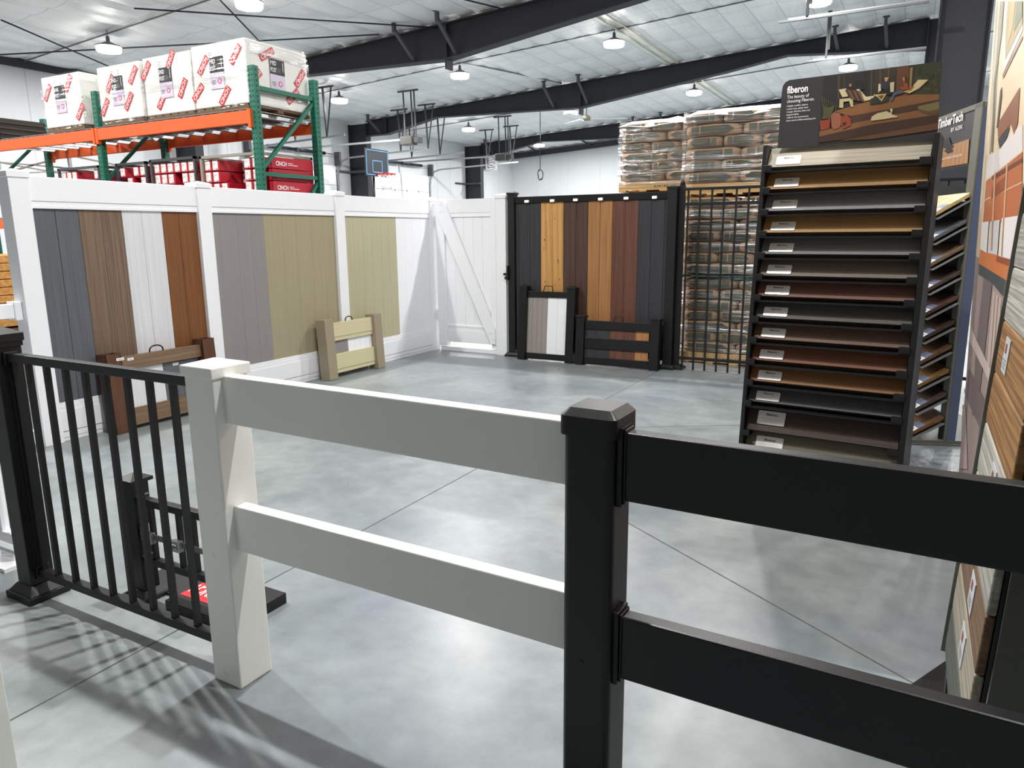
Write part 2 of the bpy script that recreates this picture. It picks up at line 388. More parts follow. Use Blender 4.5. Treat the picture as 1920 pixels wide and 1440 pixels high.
for k, (p, q, d) in enumerate([((-11.0, 9.1), (-16.3, 7.0), 'from the steep side'), ((-13.97, 7.52), (-15.6, 10.8), 'crossing above the first wrapped box'), ((-16.2, 8.4), (-9.7, 12.3), 'long one above the wrapped boxes'), ((-11.86, 8.53), (-8.6, 12.7), 'ending at the nearest roof beam'), ((-10.4, 9.0), (-12.3, 12.0), 'dropping behind the tallest wrapped box'), ((-7.5, 11.2), (-7.05, 12.6), 'short one ending on the nearest roof beam')][1:]):
    mb = MB(); mb.tube([(p[0], p[1], roofz(p[0])-.13), (q[0], q[1], roofz(q[0])-.13)], .014, 6)
    tag(mb.build('bracing_cable', STEEL), 'thin dark bracing cable under the ceiling, %s' % d, 'cable')
for k, (x, n) in enumerate(((-9.2, 'running from a lamp to the middle roof beam'), (-5.9, 'white pair along the insulation seam'), (-5.7, 'slimmer white one beside the pair'))):
    mb = MB(); y0, y1 = (15.4, 19.1) if k == 0 else (13, 26)
    xe = x+1.0 if k == 0 else x
    mb.tube([(x if k else -9.75, y0, roofz(x)-.09), (xe if k else -8.9, y1, roofz(xe)-.09)], .018 if k else .016, 6)
    tag(mb.build('roof_conduit', CABM if k == 0 else mat('cream conduit', (220, 214, 190), .5)), 'conduit under the ceiling, %s' % n, 'conduit')

# ------------------------------------------------------------ white privacy fence (plane X = -5.28)
XF = -5.284
def capped_post(c, w, h, m, label, cat='fence post', name='fence_post', cap='flat', group=None):
    t = thing(name, label, cat, (c[0], c[1], 0), 0, group)
    MB().box((-w/2, -w/2, 0), (w/2, w/2, h)).build('post_body', m, t, bevel=.003)
    mb = MB()
    if cap == 'flat':
        mb.box((-w/2-.008, -w/2-.008, h-.03), (w/2+.008, w/2+.008, h+.008)); mb.frustum((0, 0), (w+.016, w+.016), (.01, .01), h+.008, h+.028)
    mb.build('post_cap', m, t, bevel=.002)
    return t
for (y, lab) in ((2.805, 'white vinyl fence post at the near end of the privacy fence, broad flat cap'),
                 (4.26, 'white vinyl fence post between the wood-tone boards and the taupe boards'),
                 (5.92, 'white vinyl fence post between the tan boards and the pale khaki boards'),
                 (7.60, 'white vinyl corner post where the privacy fence meets the white gate')):
    p = capped_post((XF-.055, y), .133, 1.875, WHITE, lab, group='white privacy fence posts')
def bwood(n, c, c2, **k):
    k.setdefault('contrast', (.15, .75)); return wood(n, c, c2, 'z', .5, 80, .3, **k)
BG = bwood('slate grey board', (100, 102, 109), (80, 82, 89)); BB = bwood('weathered brown board', (124, 104, 86), (88, 70, 55), contrast=(.25, .6))
BW = bwood('whitewashed board', (226, 226, 230), (204, 204, 208)); BR = bwood('rust brown board', (132, 84, 44), (104, 62, 30))
BT = mat('taupe vinyl', (142, 136, 136), .4, var=.05, vscale=(50, 50, 1.2)); BK = mat('tan vinyl', (162, 153, 126), .4, var=.05, vscale=(50, 50, 1.2))
BKG = mat('pale khaki vinyl', (182, 176, 146), .4, var=.05, vscale=(50, 50, 1.2)); BWV = WHITE
def privacy(y0, y1, boards, label):
    t = thing('privacy_fence', label, 'fence panel', (XF-.04, (y0+y1)/2, 0), 0, 'white framed privacy fence panels'); o = t.location
    def rail(nm, z0, z1, up_):
        mb = MB(o)
        if up_: mb.box((XF-.06, y0, z0+.05), (XF-.004, y1, z1)); mb.box((XF-.052, y0, z0+.02), (XF-.010, y1, z0+.05)); mb.box((XF-.056, y0, z0), (XF-.006, y1, z0+.022))
        else: mb.box((XF-.06, y0, z0), (XF-.004, y1, z1-.055)); mb.box((XF-.052, y0, z1-.055), (XF-.010, y1, z1-.022)); mb.box((XF-.048, y0, z1-.022), (XF-.014, y1, z1))
        mb.build(nm, WHITE, t, bevel=.003)
    rail('top_rail', 1.645, 1.857, True); rail('bottom_rail', .075, .285, False)
    mb = MB(o); mb.box((XF-.05, y0, 0), (XF-.012, y1, .03)); mb.box((XF-.056, y0, .03), (XF-.008, y1, .07)); mb.build('ground_strip', WHITE, t, bevel=.003)
    for a, b, m in boards:
        g_ = .0012 if m in (BG, BB, BW, BR) else .0004; mb = MB(o); mb.box((XF-.042, a+g_, .27), (XF-.022, b-g_, 1.66)); mb.build('board', m, t, bevel=.0025 if g_ > .001 else .001)
    return t
privacy(2.872, 4.194, [(2.872, 3.033, BG), (3.033, 3.198, BG), (3.198, 3.364, BB), (3.364, 3.531, BB), (3.531, 3.689, BW), (3.689, 3.869, BW), (3.869, 4.02, BR), (4.02, 4.194, BR)],
        'white framed privacy fence section with grey, brown, white and rust wood-tone boards')
privacy(4.327, 5.853, [(4.327, 4.60, BT), (4.60, 4.755, BT), (4.755, 4.91, BT), (4.91, 5.13, BK), (5.13, 5.31, BK), (5.31, 5.51, BK), (5.51, 5.69, BK), (5.69, 5.853, BK)],
        'white framed privacy fence section with taupe and tan boards')
privacy(5.987, 7.533, [(5.987, 6.14, BKG), (6.14, 6.29, BKG), (6.29, 6.437, BKG), (6.437, 6.60, BKG), (6.60, 6.74, BKG), (6.74, 6.883, BKG), (6.883, 7.04, BWV), (7.04, 7.20, BWV), (7.20, 7.36, BWV), (7.36, 7.533, BWV)],
        'white framed privacy fence section with pale khaki and plain white boards')
# white gate across the corner
YG = 7.64
g = thing('garden_gate', 'white vinyl gate with a diagonal brace closing the corner of the fences', 'gate', (-4.8, YG, 0)); o = g.location
MB(o).box((-5.235, YG-.05, .07), (-5.115, YG+.03, 1.865)).build('hinge_stile', WHITE, g, bevel=.003)
MB(o).box((-4.455, YG-.05, .07), (-4.385, YG+.03, 1.865)).build('latch_stile', WHITE, g, bevel=.003)
mb = MB(o); mb.box((-5.115, YG-.035, 1.70), (-4.455, YG+.02, 1.86)); mb.box((-5.115, YG-.03, 1.668), (-4.455, YG+.015, 1.70)); mb.box((-5.115, YG-.034, 1.65), (-4.455, YG+.018, 1.67)); mb.build('top_rail', WHITE, g, bevel=.003)
mb = MB(o); mb.box((-5.115, YG-.035, .12), (-4.455, YG+.02, .27)); mb.box((-5.115, YG-.03, .27), (-4.455, YG+.015, .31)); mb.box((-5.115, YG-.034, .31), (-4.455, YG+.01, .335)); mb.build('bottom_rail', WHITE, g, bevel=.003)
for i in range(5):
    a = -5.115+.132*i; MB(o).box((a+.001, YG-.02, .33), (a+.131, YG-.004, 1.655)).build('board', WHITE, g, bevel=.003)
MB(o).prism([(-5.17, YG-.075, 1.85), (-5.10, YG-.075, 1.85), (-4.40, YG-.075, .32), (-4.40, YG-.075, .13), (-4.46, YG-.075, .13), (-5.20, YG-.075, 1.68)], (0, .04, 0)).build('diagonal_brace', WHITE, g, bevel=.003)
mb = MB(o)
for x, z in ((-5.15, 1.8), (-5.15, 1.72), (-4.44, .27), (-4.42, .2), (-4.47, .27)):
    mb.tube([(x, YG-.083, z), (x, YG-.07, z)], .008, 8)
mb.build('screw_caps', WHITE, g)
for z in (.4, 1.55): MB(o).box((-5.26, YG-.03, z), (-5.235, YG+.02, z+.12)).build('hinge', WHITE, g)
capped_post((-4.318, YG+.02), .133, 1.885, WHITE, 'white vinyl post holding the latch side of the gate, next to the black post', group='white privacy fence posts')
tag(MB().box((-5.22, YG-.03, 0), (-4.39, YG+.03, .055)).build('gate_threshold', WHITE, bevel=.004), 'low white threshold strip on the floor under the gate', 'threshold')
l = thing('gate_latch', 'small black gate latch between the white post and the black post', 'latch', (-4.23, YG-.06, .98))
MB().box((-.04, -.02, -.012), (.035, .02, .012)).build('latch_bar', BLACKP, l); MB().box((-.02, -.025, -.06), (.03, .025, -.03)).build('catch', BLACKP, l); MB().box((.012, -.03, -.07), (.03, .035, .1)).build('mounting_plate', BLACKP, l)

# ------------------------------------------------------------ black composite privacy fence (plane Y = 7.62)
YK = 7.62
def dark_post(x, y, h, w, label, base=True, cap='flat', name='fence_post', group=None):
    t = thing(name, label, 'fence post', (x, y, 0), 0, group)
    MB().box((-w/2, -w/2, .02), (w/2, w/2, h)).build('post_body', BLACKM, t, bevel=.004)
    if cap == 'ball': MB().lathe([(w*.48, h), (w*.44, h+.03), (w*.3, h+.05), (.01, h+.058)], n=16).build('post_cap', BLACKM, t)
    else: MB().cbox((0, 0, h+.006), (w+.018, w+.018, .024)).frustum((0, 0), (w+.012, w+.012), (.01, .01), h+.018, h+.036).build('post_cap', BLACKM, t, bevel=.002)
    mb = MB(); mb.box((-.085, -.08, 0), (.085, .08, .022)); mb.frustum((0, 0), (.16, .15), (w+.03, w+.03), .022, .05); mb.build('base_cover', BLACKM, t, bevel=.002)
    return t
dark_post(-4.17, YK, 1.895, .09, 'black square post with base cover at the white gate end of the dark board fence', group='black posts of the dark fence')
dark_post(-2.265, YK, 1.895, .10, 'black square post joining the dark board fence and the picket fence', group='black posts of the dark fence')
CH = wood('charcoal board', (52, 53, 58), (40, 41, 45), 'z', .6, 60, .2); YP = wood('knotty pine board', (208, 160, 96), (182, 128, 68), 'z', .5, 26, .1, contrast=(.3, .62))
DB = wood('dark brown board', (84, 58, 46), (62, 42, 34), 'z', .6, 60, .2); TB = wood('honey board', (176, 126, 76), (150, 102, 58), 'z', .55, 50, .2)
RB = wood('red brown board', (110, 68, 50), (82, 48, 36), 'z', .6, 60, .2)
KNOT = mat('knot', (112, 66, 28), .6)
t = thing('privacy_fence', 'black framed privacy fence with charcoal, pine, honey and brown boards and small lights', 'fence panel', (-3.22, YK, 0)); o = t.location
bx = [-4.125, -4.082, -3.94, -3.796, -3.653, -3.514, -3.36, -3.215, -3.075, -2.931, -2.785, -2.636, -2.491, -2.348, -2.315]
bm_ = [CH, CH, CH, YP, YP, DB, DB, TB, TB, RB, RB, CH, CH, CH]
for a, b, m in zip(bx, bx[1:], bm_):
    mb = MB(o); mb.box((a+.0012, YK-.012, .12), (b-.0012, YK+.010, 1.80)); ob = mb.build('board', m, t, bevel=.003)
    if m is YP:
        mb = MB(o)
        for q in range(6):
            kx, kz = a+.03+rnd.random()*(b-a-.06), .75+rnd.random()*1.0; r = .004+rnd.random()*.006
            mb.tube([(kx, YK-.0132, kz), (kx, YK-.010, kz)], r, 9)
        mb.build('knot', KNOT, ob)
MB(o).box((-4.125, YK-.03, 1.792), (-2.315, YK+.03, 1.862)).build('top_rail', BLACKV, t, bevel=.003)
MB(o).box((-4.125, YK-.03, .085), (-2.315, YK+.03, .155)).build('bottom_rail', BLACKV, t, bevel=.003)
LED = mat('led strip glow', (255, 253, 245), .4, emit=3)
for x in (-3.962, -3.64, -3.355, -3.06, -2.768, -2.456):
    h = MB(o).box((x-.026, YK-.05, 1.795), (x+.026, YK-.028, 1.822)).build('rail_light', PURE, t, bevel=.003)
    MB(o).box((x-.022, YK-.052, 1.797), (x+.022, YK-.049, 1.815)).build('glowing_lens', LED, h)

# black picket pool fence
t = thing('picket_fence', 'open black metal picket fence in front of the pallets of bags', 'fence', (-1.0, 7.65, 0)); o = t.location
YPK = 7.65
for k in range(22):
    x = -2.118+.1215*k
    MB(o).box((x-.009, YPK-.009, .0), (x+.009, YPK+.009, 1.875)).build('picket', BLACKM, t)
for z0, z1, nm in ((1.868, 1.896, 'top_rail'), (1.716, 1.748, 'middle_rail'), (.108, .138, 'bottom_rail')):
    MB(o).box((-2.212, YPK-.016, z0), (.55, YPK+.016, z1)).build(nm, BLACKM, t, bevel=.002)
dark_post(-2.184, YPK+.01, 1.925, .055, 'slim black round-topped post starting the picket fence', cap='ball')
dark_post(.58, YPK, 1.9, .06, 'slim black post at the hidden far end of the picket fence', cap='ball')

# ------------------------------------------------------------ small sample displays leaning on the fences
def handle(parent, a, b, h, m=BLACKP, r=.006):
    a, b = Vector(a), Vector(b); P = []
    for i in range(9):
        s = i/8; P.append(a.lerp(b, .5-.5*math.cos(math.pi*s)) + Vector((0, 0, h*math.sin(math.pi*s)**.7)))
    return MB().tube(P, r, 8).build('carry_handle', m, parent)
# brown wood-tone sample (faces +X)
BP = wood('walnut post wrap', (98, 62, 42), (74, 44, 30), 'z', .5, 50, .2); BRL = wood('brown rail', (132, 108, 84), (108, 86, 64), 'y', .5, 60, .2)
BGs = BG; LEAN = R_(-3.0)
t = thing('fence_sample', 'brown wood-tone fence sample with open-topped posts leaning on the grey board fence', 'fence sample', (-5.17, 3.62, 0), rot=(0, LEAN, 0))
def hollow(mb, c, w, h):
    x, y = c; e = .006
    mb.box((x-w/2, y-w/2, 0), (x-w/2+e, y+w/2, h)); mb.box((x+w/2-e, y-w/2, 0), (x+w/2, y+w/2, h)); mb.box((x-w/2, y-w/2, 0), (x+w/2, y-w/2+e, h)); mb.box((x-w/2, y+w/2-e, 0), (x+w/2, y+w/2, h)); return mb
hollow(MB(), (0, -.395), .12, .60).build('post', BP, t); hollow(MB(), (0, .44), .12, .61).build('post', BP, t)
MB().box((-.025, -.335, .465), (.03, .38, .565)).build('top_rail', BRL, t, bevel=.003)
MB().box((-.025, -.335, .03), (.03, .38, .165)).build('bottom_rail', BRL, t, bevel=.003)
for i, m in enumerate([BW, BW, BG, BG]):
    MB().box((-.01, -.30+.165*i, .16), (.008, -.30+.165*(i+1)-.002, .47)).build('board', m, t)
handle(t, (0, -.06, .563), (0, .06, .563), .05)
for y, z, x, w in ((-.375, .545, .0605, .06), (-.27, .53, .0305, .05), (.12, .43, .009, .05)):
    mb = MB(); mb.use(PAPER).box((x, y, z), (x+.001, y+w, z+.02)); mb.use(GREYINK).box((x+.001, y+.008, z+.008), (x+.0013, y+w-.008, z+.012)); mb.build('name_sticker', None, t)
# beige sample
BE = mat('khaki post vinyl', (156, 144, 122), .4); BEL = mat('pale sand vinyl', (208, 200, 162), .4, var=.03, vscale=(2, 2, 60))
t = thing('fence_sample', 'khaki and sand vinyl fence sample leaning between two privacy fence sections', 'fence sample', (-5.155, 5.86, 0), rot=(0, LEAN, 0))
for y, h in ((-.365, .615), (.40, .60)): MB().box((-.062, y-.062, 0), (.062, y+.062, h)).build('post', BE, t, bevel=.003)
for nm, z0, z1 in (('top_rail', .385, .57), ('bottom_rail', .05, .25)):
    mb = MB(); mb.box((-.02, -.303, z0+.04), (.028, .338, z1)); mb.box((-.015, -.303, z0+.02), (.022, .338, z0+.04)); mb.box((-.018, -.303, z0), (.025, .338, z0+.02)); mb.build(nm, BEL, t, bevel=.003)
MB().box((-.012, -.303, .24), (.004, -.05, .40)).build('grey_board', BT, t)
for i in range(4): MB().box((-.012, -.05+.0955*i, .24), (.004, -.05+.0955*(i+1)-.002, .40)).build('board', WHITE, t)
handle(t, (0, -.055, .568), (0, .055, .568), .045)
# black framed sample A
LB = R_(4.5)
t = thing('fence_sample', 'small black framed fence sample with taupe and white boards leaning on the dark fence', 'fence sample', (-3.66, 7.46, 0), rot=(-LB, 0, 0))
for x in (-.305, .305):
    ob = MB().box((x-.05, -.045, 0), (x+.05, .045, .835)).build('post', BLACKV, t, bevel=.004)
    MB().cbox((x, 0, .842), (.115, .105, .022)).frustum((x, 0), (.10, .09), (.03, .03), .853, .866).build('post_cap', BLACKV, t, bevel=.002)
MB().box((-.255, -.02, .73), (.255, .025, .80)).build('top_rail', BLACKV, t, bevel=.003); MB().box((-.255, -.02, .015), (.255, .025, .085)).build('bottom_rail', BLACKV, t, bevel=.003)
TAU = mat('warm taupe vinyl', (150, 142, 138), .4)
for i in range(4): MB().box((-.255+.064*i, -.005, .08), (-.255+.064*(i+1)-.0015, .01, .735)).build('taupe_board', TAU, t, bevel=.002)
for i in range(2): MB().box((.003+.126*i, -.005, .08), (.003+.126*(i+1)-.0015, .01, .735)).build('white_board', WHITE, t, bevel=.002)
MB().tube([(-.06, 0, .80), (-.045, 0, .86), (.05, 0, .86), (.06, 0, .80)], .005, 8).build('carry_handle', BLACKP, t)
# black framed sample B
t = thing('fence_sample', 'low wide black fence sample with two rows of little wood colour chips', 'fence sample', (-2.79, 7.44, 0), rot=(-LB, 0, 0))
for x in (-.43, .43):
    MB().box((x-.05, -.045, 0), (x+.05, .045, .535)).build('post', BLACKV, t, bevel=.004)
    MB().cbox((x, 0, .541), (.112, .105, .02)).build('post_cap', BLACKV, t, bevel=.002)
for nm, z0, z1 in (('top_rail', .405, .50), ('middle_rail', .19, .31), ('bottom_rail', .01, .095)): MB().box((-.38, -.022, z0), (.38, .022, z1)).build(nm, BLACKV, t, bevel=.003)
for z0, z1 in ((.31, .405), (.095, .19)):
    for i, m in enumerate([CH, CH, RB, RB, TB, YP]):
        MB().box((-.38+.147*i, -.004, z0), (min(.355, -.38+.147*(i+1))-.002, .012, z1)).build('colour_chip', m, t)
MB().tube([(-.055, 0, .50), (-.04, 0, .548), (.05, 0, .548), (.06, 0, .50)], .005, 8).build('carry_handle', BLACKP, t)

# ------------------------------------------------------------ foreground fences
FG = -.022
t = thing('ranch_rail_fence', 'white two-rail ranch fence with a flat-capped square post, in front', 'fence', (-1.867, 1.492, 0), FG)
MB().box((-.065, -.065, 0), (.065, .065, 1.05)).build('post', WHITE2, t, bevel=.005)
MB().box((-.073, -.073, 1.032), (.073, .073, 1.066)).frustum((0, 0), (.146, .146), (.008, .008), 1.066, 1.084).build('post_cap', WHITE2, t, bevel=.003)
for z in (.888, .473): MB().box((.055, -.03, z), (1.24, .016, z+.150)).build('rail', WHITE2, t, bevel=.004)
for z in (.038, .455):
    sc = MB().tube([(-.012, -.0665, z), (-.012, -.064, z)], .008, 12).build('screw', WHITE2, t)
t = thing('ranch_rail_fence', 'black two-rail ranch fence with a chamfered post cap, nearest the viewer', 'fence', (-.572, 1.425, 0), FG)
MB().rbox((0, 0), .116, .116, 0, 1.06, .018).build('post', BLACKV, t, smooth=False)
mb = MB(); mb.rbox((0, 0), .13, .13, 1.03, 1.072, .016)
def capf(mb):
    P = []
    for s_, z in ((.13, 1.072), (.096, 1.088)):
        ring = []
        for sx, sy, a0 in ((1, 1, 0), (-1, 1, 90), (-1, -1, 180), (1, -1, 270)):
            for k in range(5):
                a = R_(a0+90*k/4); r = .016 if z < 1.08 else .006; ring.append((sx*(s_/2-r)+r*math.cos(a), sy*(s_/2-r)+r*math.sin(a), z))
        P.append(mb.verts(ring))
    n = len(P[0])
    for i in range(n): mb._f([P[0][i], P[0][(i+1) % n], P[1][(i+1) % n], P[1][i]])
    mb._f(P[1])
capf(mb); mb.build('post_cap', BLACKV, t)
for z in (.888, .467):
    r_ = MB().box((.05, -.026, z), (1.9, .014, z+.152)).build('rail', BLACKV, t, bevel=.005)
    mb = MB(); y0, y1, zz0, zz1 = -.036, .024, z-.012, z+.164
    mb.box((.056, y0, zz0), (.07, y1, zz1)); mb.box((.07, y0+.005, zz0+.005), (.076, y1-.005, zz1-.005)); mb.build('rail_collar', BLACKV, t, bevel=.003)
MB().tube([(-.01, -.0595, .50), (-.01, -.057, .50)], .007, 12).build('screw', BLACKV, t)
MB().rbox((1.95, 0), .116, .116, 0, 1.06, .018).build('post', BLACKV, t); MB().rbox((1.95, 0), .13, .13, 1.03, 1.08, .016).build('post_cap', BLACKV, t)
# black baluster railing on the left
t = thing('baluster_railing', 'black metal baluster railing with a pyramid-capped post on a flared base', 'railing', (-3.08, 1.49, 0))
MB().box((-.047, -.047, .03), (.047, .047, 1.07)).build('post', BLACKM, t, bevel=.003)
MB().cbox((0, 0, 1.075), (.115, .115, .03)).box((-.053, -.053, 1.04), (.053, .053, 1.062)).frustum((0, 0), (.12, .12), (.006, .006), 1.09, 1.118).build('post_cap', BLACKM, t, bevel=.0015)
mb = MB(); mb.box((-.09, -.08, 0), (.095, .078, .028)); mb.frustum((0, 0), (.165, .145), (.105, .1), .028, .062); mb.build('base_cover', BLACKM, t, bevel=.002)
for nm, z0, z1 in (('top_rail', .985, 1.018), ('bottom_rail', .092, .124)): MB().box((.047, -.018, z0), (1.152, .018, z1)).build(nm, BLACKM, t, bevel=.003)
for z in (.97, .085): MB().box((.044, -.026, z), (.062, .026, z+.052)).build('rail_bracket', BLACKM, t, bevel=.002)
for k in range(9):
    x = .052+.119*k
    if k == 0: x = .07
    MB().box((x-.0095, -.0095, .12), (x+.0095, .0095, .99)).build('baluster', BLACKM, t)
# small railing display on a black plinth
t = thing('railing_sample', 'small black railing sample with silver clamps standing on a black base plate', 'railing sample', (-2.44, 1.76, 0), R_(0))
mb = MB(); mb.box((-.04, -.115, .0), (.34, .155, .045)); mb.build('plinth', BLACKP, t, bevel=.002)
mb = MB(); mb.box((-.36, -.03, 0), (-.04, .11, .012)); mb.build('base_sheet', BLACKM, t)
mb = MB(); mb.use(REDT); mb.box((-.03, -.055, .0455), (.14, .055, .0462)); put_text(mb, 'CINCH', (.13, .035, .0465), (-1, 0, 0), (0, -1, 0), .085, PURE, width=.15, bold=.02); mb.build('cinch_sticker', None, t)
MB().box((-.295, -.135, 0), (-.15, .005, .018)).frustum((-.222, -.065), (.13, .12), (.08, .08), .018, .04).build('base_cover', BLACKM, t, bevel=.002)
MB().box((-.257, -.10, .02), (-.187, -.03, .50)).build('post', BLACKM, t, bevel=.002)
MB().cbox((-.222, -.065, .503), (.098, .098, .014)).frustum((-.222, -.065), (.098, .098), (.006, .006), .51, .53).build('post_cap', BLACKM, t)
for z0, z1, nm in ((.405, .435, 'top_rail'), (.152, .180, 'bottom_rail')): MB().box((-.187, -.082, z0), (.21, -.050, z1)).build(nm, BLACKM, t, bevel=.002)
for z in (.44, .185): MB().box((-.19, -.09, z), (-.178, -.04, z+.006)).build('bracket_lip', GALV, t)
for k in range(4): MB().box((-.135+.083*k-.009, -.075, .17), (-.135+.083*k+.009, -.057, .41)).build('baluster', BLACKM, t)
SILV = mat('brushed silver', (190, 190, 188), .35, metal=.75)
MB().box((-.18, -.094, .278), (.21, -.088, .300)).build('clamp_bar', mat('dull steel bar', (130, 124, 118), .4, metal=.5), t)
for x in (-.118, .048):
    mb = MB(); mb.box((x-.026, -.108, .262), (x+.022, -.085, .306)); mb.box((x-.018, -.116, .272), (x+.014, -.106, .284)); mb.box((x-.018, -.116, .290), (x+.014, -.106, .298)); mb.build('clamp', SILV, t, bevel=.002)
mb = MB(); mb.box((-.184, -.09, .262), (-.176, -.05, .318)); mb.box((-.176, -.094, .262), (-.15, -.088, .272)); mb.box((-.176, -.094, .308), (-.15, -.088, .318)); mb.build('clamp_end', SILV, t)
# white railing in the corner left of the black post
t = thing('white_railing', 'white vinyl picket railing partly hidden behind the black post with flared base', 'railing', (-4.0, 1.66, 0)); o = t.location
MB(o).box((-4.95, 1.642, .055), (-3.42, 1.682, .105)).build('bottom_rail', WHITE, t, bevel=.003); MB(o).box((-4.95, 1.63, .90), (-3.42, 1.69, .98)).build('top_rail', WHITE, t, bevel=.003)
for k in range(12): MB(o).box((-3.56-.118*k, 1.645, .10), (-3.522-.118*k, 1.679, .91)).build('picket', WHITE, t, bevel=.002)
for x, w in ((-3.43, .028), (-4.95, .05)): MB(o).box((x-w, 1.63, 0), (x+w, 1.69, .99)).build('post', WHITE, t, bevel=.003)
tag(MB().box((-5.0, 1.52, 0), (-3.4, 1.63, .018)).build('floor_board', WHITE), 'flat white board lying on the floor before the white picket railing', 'board')
t = thing('white_railing', 'white T-rail railing fixed to the near end post of the privacy fence', 'railing', (-5.36, 2.2, 0)); o = t.location
MB(o).box((-5.40, 1.3, .915), (-5.33, 2.69, 1.012)).build('top_rail', WHITE, t, bevel=.003); MB(o).box((-5.39, 1.3, .05), (-5.34, 2.69, .10)).build('bottom_rail', WHITE, t, bevel=.003)
for z, h in ((.90, .125), (.035, .085)): MB(o).box((-5.415, 2.69, z), (-5.315, 2.735, z+h)).build('rail_bracket', WHITE, t, bevel=.004)
for k in range(11): MB(o).box((-5.385, 2.575-.12*k-.06, .09), (-5.345, 2.575-.12*k, .92)).build('picket', WHITE, t, bevel=.002)
MB(o).box((-5.42, 1.2, 0), (-5.30, 1.32, 1.06)).build('post', WHITE, t, bevel=.003)
capped_post((-2.09, .80), .127, 1.0, WHITE2, 'white vinyl post standing closest to the viewer at the picture edge', group='single white posts')

# ------------------------------------------------------------ pallet rack behind the white fence
XA, XB, XC, YR0, YR1 = -5.93, -8.50, -11.07, 5.50, 6.34
def upright_frame(x, label):
    t = thing('rack_upright', label, 'rack upright', (x, (YR0+YR1)/2, 0), 0, 'green pallet rack uprights'); o = t.location
    for y in (YR0, YR1):
        mb = MB(o); mb.box((x-.04, y-.035, .01), (x+.04, y+.035, 3.10)); ob = mb.build('upright', GREEN, t, bevel=.004)
        mb = MB(o)
        for i in range(60):
            z = .1+.05*i
            for dx in (-.018, .018): mb.box((x+dx-.005, y-.0365, z), (x+dx+.005, y-.034, z+.018))
            mb.box((x+.0395, y-.006, z), (x+.0415, y+.006, z+.018))
        tag(mb.build('punched_holes', mat('hole shadow', (18, 34, 32), .8), ob), kind='stuff')
        MB(o).box((x-.06, y-.06, 0), (x+.06, y+.06, .012)).build('foot_plate', GREEN, t)
    for z in (2.90, 2.07, 1.0): MB(o).box((x-.02, YR0, z-.02), (x+.02, YR1, z+.02)).build('cross_brace', GREEN, t)
    for a, b in (((YR0+.03, 2.12), (YR1-.03, 2.86)), ((YR1-.03, 2.02), (YR0+.03, 1.1)), ((YR0+.03, .15), (YR1-.03, .95))):
        MB(o).bar((x, a[0], a[1]), (x, b[0], b[1]), .035, .035).build('diagonal_brace', GREEN, t)
upright_frame(XA, 'green rack upright frame at the open end of the rack, beside the tallest wrapped box')
upright_frame(XB, 'green rack upright frame between the first and second wrapped boxes')
upright_frame(XC, 'green rack upright frame near the dark stack at the picture edge')
for y, nm in ((YR0, 'front'), (YR1, 'rear')):
    for x0, x1, w in ((XB, XA, 'nearer'), (XC, XB, 'farther')):
        for z, lv in ((2.68, 'upper'), (1.70, 'lower')):
            t = thing('rack_beam', 'orange %s rack beam of the %s bay, %s level' % (nm, w, lv), 'rack beam', ((x0+x1)/2, y, z-.128), 0, 'orange pallet rack beams'); o = t.location
            dy = -.045 if nm == 'front' else .045
            MB(o).box((x0+.045, y+dy-.02, z-.128), (x1-.045, y+dy+.02, z)).build('beam', ORANGE, t, bevel=.004)
            for x in (x0+.03, x1-.03): MB(o).box((x-.02, y+dy-.025, z-.17), (x+.02, y+dy+.025, z+.01)).build('connector', ORANGE, t, bevel=.003)
for x0, x1, w in ((XB, XA, 'nearer'), (XC, XB, 'farther')):
    for z, lv in ((2.68, 'top'), (1.70, 'lower')):
        t = thing('wire_deck', 'galvanised wire deck of the %s bay, %s level' % (w, lv), 'rack deck', ((x0+x1)/2, (YR0+YR1)/2, z), 0, 'wire decks of the rack'); o = t.location
        mb = MB(o); n = 24
        for i in range(n): 
            x = x0+.06+(x1-x0-.12)*i/(n-1); mb.bar((x, YR0-.07, z+.007), (x, YR1+.07, z+.007), .006, .006)
        for i in range(5):
            y = YR0-.06+(YR1-YR0+.12)*i/4; mb.bar((x0+.05, y, z+.013), (x1-.05, y, z+.013), .006, .006)
        mb.build('wire_mesh', GALV, t)
        mb = MB(o)
        for i in range(9):
            x = x0+.15+(x1-x0-.3)*i/8; mb.prism([(x-.03, YR0-.06, z-.035), (x-.024, YR0-.06, z+.003), (x+.024, YR0-.06, z+.003), (x+.03, YR0-.06, z-.035), (x+.022, YR0-.06, z-.035), (x+.018, YR0-.06, z-.003), (x-.018, YR0-.06, z-.003), (x-.022, YR0-.06, z-.035)], (0, YR1-YR0+.12, 0))
        mb.build('support_channels', GALV, t)

